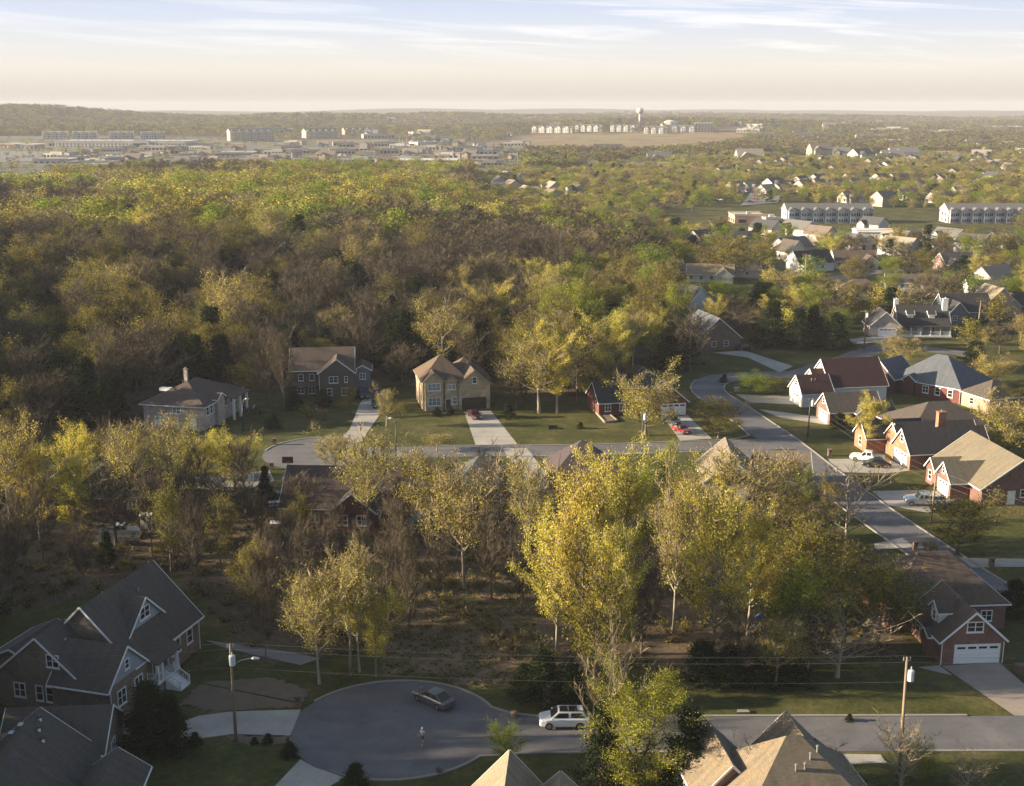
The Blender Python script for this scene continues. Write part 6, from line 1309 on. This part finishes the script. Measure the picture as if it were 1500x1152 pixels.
MIDK['cedar'] = tree_meshes('cedar', 260, base=.05, nprim=30, form='cone', leaves=1500, lsize=.7, twigs=0, split=False, nsec=2, Rr=3.2)
FARK = {k: tree_meshes(k if k in LF else 'yellow', 300+i, base=.15, nprim=9, form='up', leaves=lv, lsize=ls, twigs=tw_, tlen=2.4, tw=.14, split=False, nsec=2, jit=.9, sides=3)
        for i, (k, lv, ls, tw_) in enumerate((('bare', 70, .9, 110), ('bud', 90, .9, 70), ('olive', 170, 1.25, 0), ('green', 170, 1.3, 0)))}
FARK['cedar'] = tree_meshes('cedar', 360, base=.05, nprim=12, form='cone', leaves=170, lsize=1.3, twigs=0, split=False, nsec=1, Rr=3.2)
def stuff_trees(name, lst, kinds, label, cat):
    ks = list(kinds); reps = []
    for k in ks:                                                  # the first of each kind is a tree of its own, the rest repeat it
        i = next((i for i, t in enumerate(lst) if t[4] == k and infr(t[0], t[1], -5)), None)
        if i is None: i = next(i for i, t in enumerate(lst) if t[4] == k)
        x, y, H, r, _ = lst.pop(i); o = link('distant_tree', kinds[k], None, (x, y, hgt(x, y)-.1), 0, (r/4.2, r/4.2, H/16)); reps.append(o)
        tag(o, {'bare': 'bare twiggy tree standing in the ', 'bud': 'budding tree standing in the ', 'olive': 'olive tree standing in the ', 'green': 'green tree standing in the ', 'yellow': 'yellow tree standing in the ', 'cedar': 'dark evergreen standing in the '}[k]+cat, 'tree', 'single trees of the '+cat)
    me = bpy.data.meshes.new(name); me.from_pydata([(t[0], t[1], hgt(t[0], t[1])-.1) for t in lst], [], [])
    o = link(name, me); tag(o, label, 'wood', None, 'stuff')
    A = me.attributes.new('scl', 'FLOAT_VECTOR', 'POINT'); A.data.foreach_set('vector', [v for t in lst for v in (t[3]/4.2, t[3]/4.2, t[2]/16)])
    B = me.attributes.new('rz', 'FLOAT_VECTOR', 'POINT'); B.data.foreach_set('vector', [v for t in lst for v in (0, 0, rw.uniform(0, 6.28))])
    C = me.attributes.new('idx', 'INT', 'POINT'); C.data.foreach_set('value', [ks.index(t[4]) for t in lst])
    ng = bpy.data.node_groups.new(name, 'GeometryNodeTree'); ng.interface.new_socket('Geometry', in_out='INPUT', socket_type='NodeSocketGeometry'); ng.interface.new_socket('Geometry', in_out='OUTPUT', socket_type='NodeSocketGeometry')
    gi = ng.nodes.new('NodeGroupInput'); go = ng.nodes.new('NodeGroupOutput'); jn = []
    def at_(nm, ty): a = ng.nodes.new('GeometryNodeInputNamedAttribute'); a.data_type = ty; a.inputs['Name'].default_value = nm; return a.outputs['Attribute']
    join = ng.nodes.new('GeometryNodeJoinGeometry'); idx = at_('idx', 'INT')
    for k, rep in enumerate(reps):
        oi = ng.nodes.new('GeometryNodeObjectInfo'); oi.inputs['Object'].default_value = rep; oi.transform_space = 'ORIGINAL'
        cmp_ = ng.nodes.new('FunctionNodeCompare'); cmp_.data_type = 'INT'; cmp_.operation = 'EQUAL'; ng.links.new(idx, cmp_.inputs[2]); cmp_.inputs[3].default_value = k
        ip = ng.nodes.new('GeometryNodeInstanceOnPoints'); ng.links.new(gi.outputs[0], ip.inputs['Points']); ng.links.new(cmp_.outputs[0], ip.inputs['Selection']); ng.links.new(oi.outputs['Geometry'], ip.inputs['Instance'])
        ng.links.new(at_('rz', 'FLOAT_VECTOR'), ip.inputs['Rotation']); ng.links.new(at_('scl', 'FLOAT_VECTOR'), ip.inputs['Scale']); ng.links.new(ip.outputs[0], join.inputs[0])
    ng.links.new(join.outputs[0], go.inputs[0]); md = o.modifiers.new('scatter', 'NODES'); md.node_group = ng; return o
for i, t in enumerate(STUFF):
    if t[4] in ('round',): STUFF[i] = t[:4]+('yellow',)
stuff_trees('wood', STUFF, MIDK, 'mixed spring wood and garden trees receding from the hillside to the valley', 'wood and gardens beyond the near houses')
stuff_trees('far_woods', FARW, FARK, 'hazy distant woods covering the valley and the far ridges', 'hazy distant woods')
# undergrowth
UG = []
def shrub_mesh(kind, seed, n, ls):
    rr = random.Random(seed); m = MB()
    for k in range(70):
        a = rr.uniform(0, 6.28); l = rr.uniform(.4, 1.1); d = Vector((math.cos(a)*.6, math.sin(a)*.6, 1))*l; s = Vector((-math.sin(a), math.cos(a), 0))*.02
        i = len(m.v); b = Vector((math.cos(a)*.2, math.sin(a)*.2, 0)); m.v += [tuple(b-s), tuple(b+s), tuple(b+d)]; m.f.append((i, i+1, i+2)); m.mi.append(0)
    cloud(m, [Vector((rr.gauss(0, .4), rr.gauss(0, .4), abs(rr.gauss(.35, .3)))) for _ in range(n)], ls, rr, 1); return m.mesh('undergrowth', [TWIG, LF[kind]])
def scatter(name, label, poly, num, kind, seed, lo, hi, avoid=None, cond=None):
    x0, x1, y0, y1 = bbox(poly); L_ = []; rr = random.Random(seed)
    for _ in range(num*4):
        x = rr.uniform(x0, x1); y = rr.uniform(y0, y1)
        if inpoly(x, y, poly) and infr(x, y, 4) and clear(x, y, -1.2) and y < 330 and (cond is None or cond(x, y)): L_.append((x, y, rr.uniform(lo, hi)))
        if len(L_) >= num: break
    sh_ = MB(); base = [shrub_mesh(kind, seed+q, 70, .2) for q in range(3)]
    V = []; Fc = []; Mi = []
    for x, y, s in L_:
        b = rr.choice(base); o_ = len(V); a = rr.uniform(0, 6.28); c, d = math.cos(a)*s, math.sin(a)*s; z = hgt(x, y)
        V += [(x+v.co.x*c-v.co.y*d, y+v.co.x*d+v.co.y*c, z+v.co.z*s) for v in b.vertices]
        for p in b.polygons: Fc.append([o_+i for i in p.vertices]); Mi.append(p.material_index)
    me = bpy.data.meshes.new(name); me.from_pydata(V, [], Fc); me.materials.append(TWIG); me.materials.append(LF[kind]); me.polygons.foreach_set('material_index', Mi)
    tag(link(name, me), label, 'undergrowth', None, 'stuff')
scatter('brambles', 'brown brambles and dry weeds covering the shaded clearing', P_CLR, 420, 'weed', 900, .25, .7)
scatter('weeds', 'low dull green weeds in the shaded clearing', P_CLR, 200, 'green', 910, .25, .7)
scatter('undergrowth', 'dark brushwood between the trunks of the thicket', P_THK, 450, 'bare', 920, .6, 1.8)
scatter('ivy', 'dark green ivy and privet between the trunks of the thicket', P_THK, 420, 'olive', 930, .5, 1.4)
scatter('dry_weeds', 'dry pale weeds on the floor of the thicket', P_THK, 500, 'weed', 940, .3, .9)
# ------------------------------------------------------------------ sky, sun, air, camera
EL, AZ = 14.0, 268.0
w = bpy.data.worlds.new('World'); S.world = w; w.use_nodes = True; nt = w.node_tree; bg = nt.nodes['Background']; out = nt.nodes['World Output']
sk = N(nt, 'ShaderNodeTexSky', sky_type='NISHITA'); sk.sun_disc = False; sk.sun_elevation = R(EL); sk.sun_rotation = R(AZ); sk.air_density = 1.0; sk.dust_density = 1.6; sk.ozone_density = 1.0; sk.altitude = 200
bg.inputs[1].default_value = .062; L(nt, sk.outputs[0], bg.inputs[0])
tc = N(nt, 'ShaderNodeTexCoord'); sx = N(nt, 'ShaderNodeSeparateXYZ'); L(nt, tc.outputs['Generated'], sx.inputs[0])
band = ramp(nt, sx.outputs[2], [(0.0, (.50, .46, .40)), (.012, (.62, .57, .49)), (.026, (.74, .69, .60)), (.045, (.71, .70, .69)), (.068, (.60, .65, .75)), (.09, (.50, .58, .76)), (.2, (.36, .46, .66))])
u = mathn(nt, 'DIVIDE', sx.outputs[0], mathn(nt, 'MAXIMUM', sx.outputs[1], .05))
cb = N(nt, 'ShaderNodeCombineXYZ'); L(nt, mathn(nt, 'MULTIPLY', u, 3.2), cb.inputs[0]); L(nt, mathn(nt, 'ADD', mathn(nt, 'MULTIPLY', sx.outputs[2], 62), mathn(nt, 'MULTIPLY', u, 3.0)), cb.inputs[1])
nz = noise(nt, cb.outputs[0], 1.25, 9, .62, .55)
cov = mathn(nt, 'MULTIPLY', ramp(nt, sx.outputs[2], [(.026, (0, 0, 0)), (.05, (1, 1, 1)), (.078, (.9, .9, .9)), (.14, (.2, .2, .2))]), ramp(nt, mathn(nt, 'ADD', mathn(nt, 'MULTIPLY', u, .5), .5), [(.22, (.15, .15, .15)), (.6, (1, 1, 1))]))
cf = mathn(nt, 'MULTIPLY', ramp(nt, nz, [(.48, (0, 0, 0)), (.7, (1, 1, 1))]), cov)
band = mixc(nt, cf, band, (1.0, .97, .92))
bg2 = N(nt, 'ShaderNodeBackground'); bg2.inputs[1].default_value = .37; L(nt, band, bg2.inputs[0])
mx = N(nt, 'ShaderNodeMixShader'); L(nt, ramp(nt, sx.outputs[2], [(.09, (1, 1, 1)), (.3, (0, 0, 0))]), mx.inputs[0]); L(nt, bg.outputs[0], mx.inputs[1]); L(nt, bg2.outputs[0], mx.inputs[2]); L(nt, mx.outputs[0], out.inputs[0])
sd = bpy.data.lights.new('sun', 'SUN'); sd.energy = 5.0; sd.angle = R(.5); sd.color = (1.0, .83, .58)
so = bpy.data.objects.new('sun', sd); COL.objects.link(so)
dirv = Vector((math.sin(R(AZ))*math.cos(R(EL)), math.cos(R(AZ))*math.cos(R(EL)), math.sin(R(EL))))
so.rotation_euler = dirv.to_track_quat('Z', 'Y').to_euler()
m, nt, b = nmat('haze_air'); nt.nodes.remove(b); vol = N(nt, 'ShaderNodeVolumePrincipled'); vol.inputs['Color'].default_value = (.66, .68, .76, 1); vol.inputs['Density'].default_value = .0001; vol.inputs['Anisotropy'].default_value = .0
L(nt, vol.outputs[0], nt.nodes['Material Output'].inputs['Volume'])
hz = MB(); hz.box(-9600, -260, -14, 9600, 13000, 96); tag(hz.build('haze', m), kind='stuff'); 
cd = bpy.data.cameras.new('camera'); cd.sensor_width = 36; cd.lens = 36*FPX/1500; cd.clip_end = 30000; cd.clip_start = 1
co = bpy.data.objects.new('camera', cd); COL.objects.link(co); co.location = (0, 0, CAMZ); co.rotation_euler = (PI/2-PITCH, 0, 0); S.camera = co
S.view_settings.view_transform = 'Standard'; S.view_settings.look = 'None'; S.view_settings.gamma = 1; S.view_settings.exposure = 1.75
cy = S.cycles; cy.use_denoising = True; cy.denoiser = 'OPENIMAGEDENOISE'; cy.max_bounces = 5; cy.diffuse_bounces = 2; cy.glossy_bounces = 2; cy.transmission_bounces = 2; cy.volume_bounces = 0; cy.transparent_max_bounces = 4
cy.use_adaptive_sampling = True; cy.adaptive_threshold = .01; cy.caustics_reflective = False; cy.caustics_refractive = False; cy.sample_clamp_indirect = 4
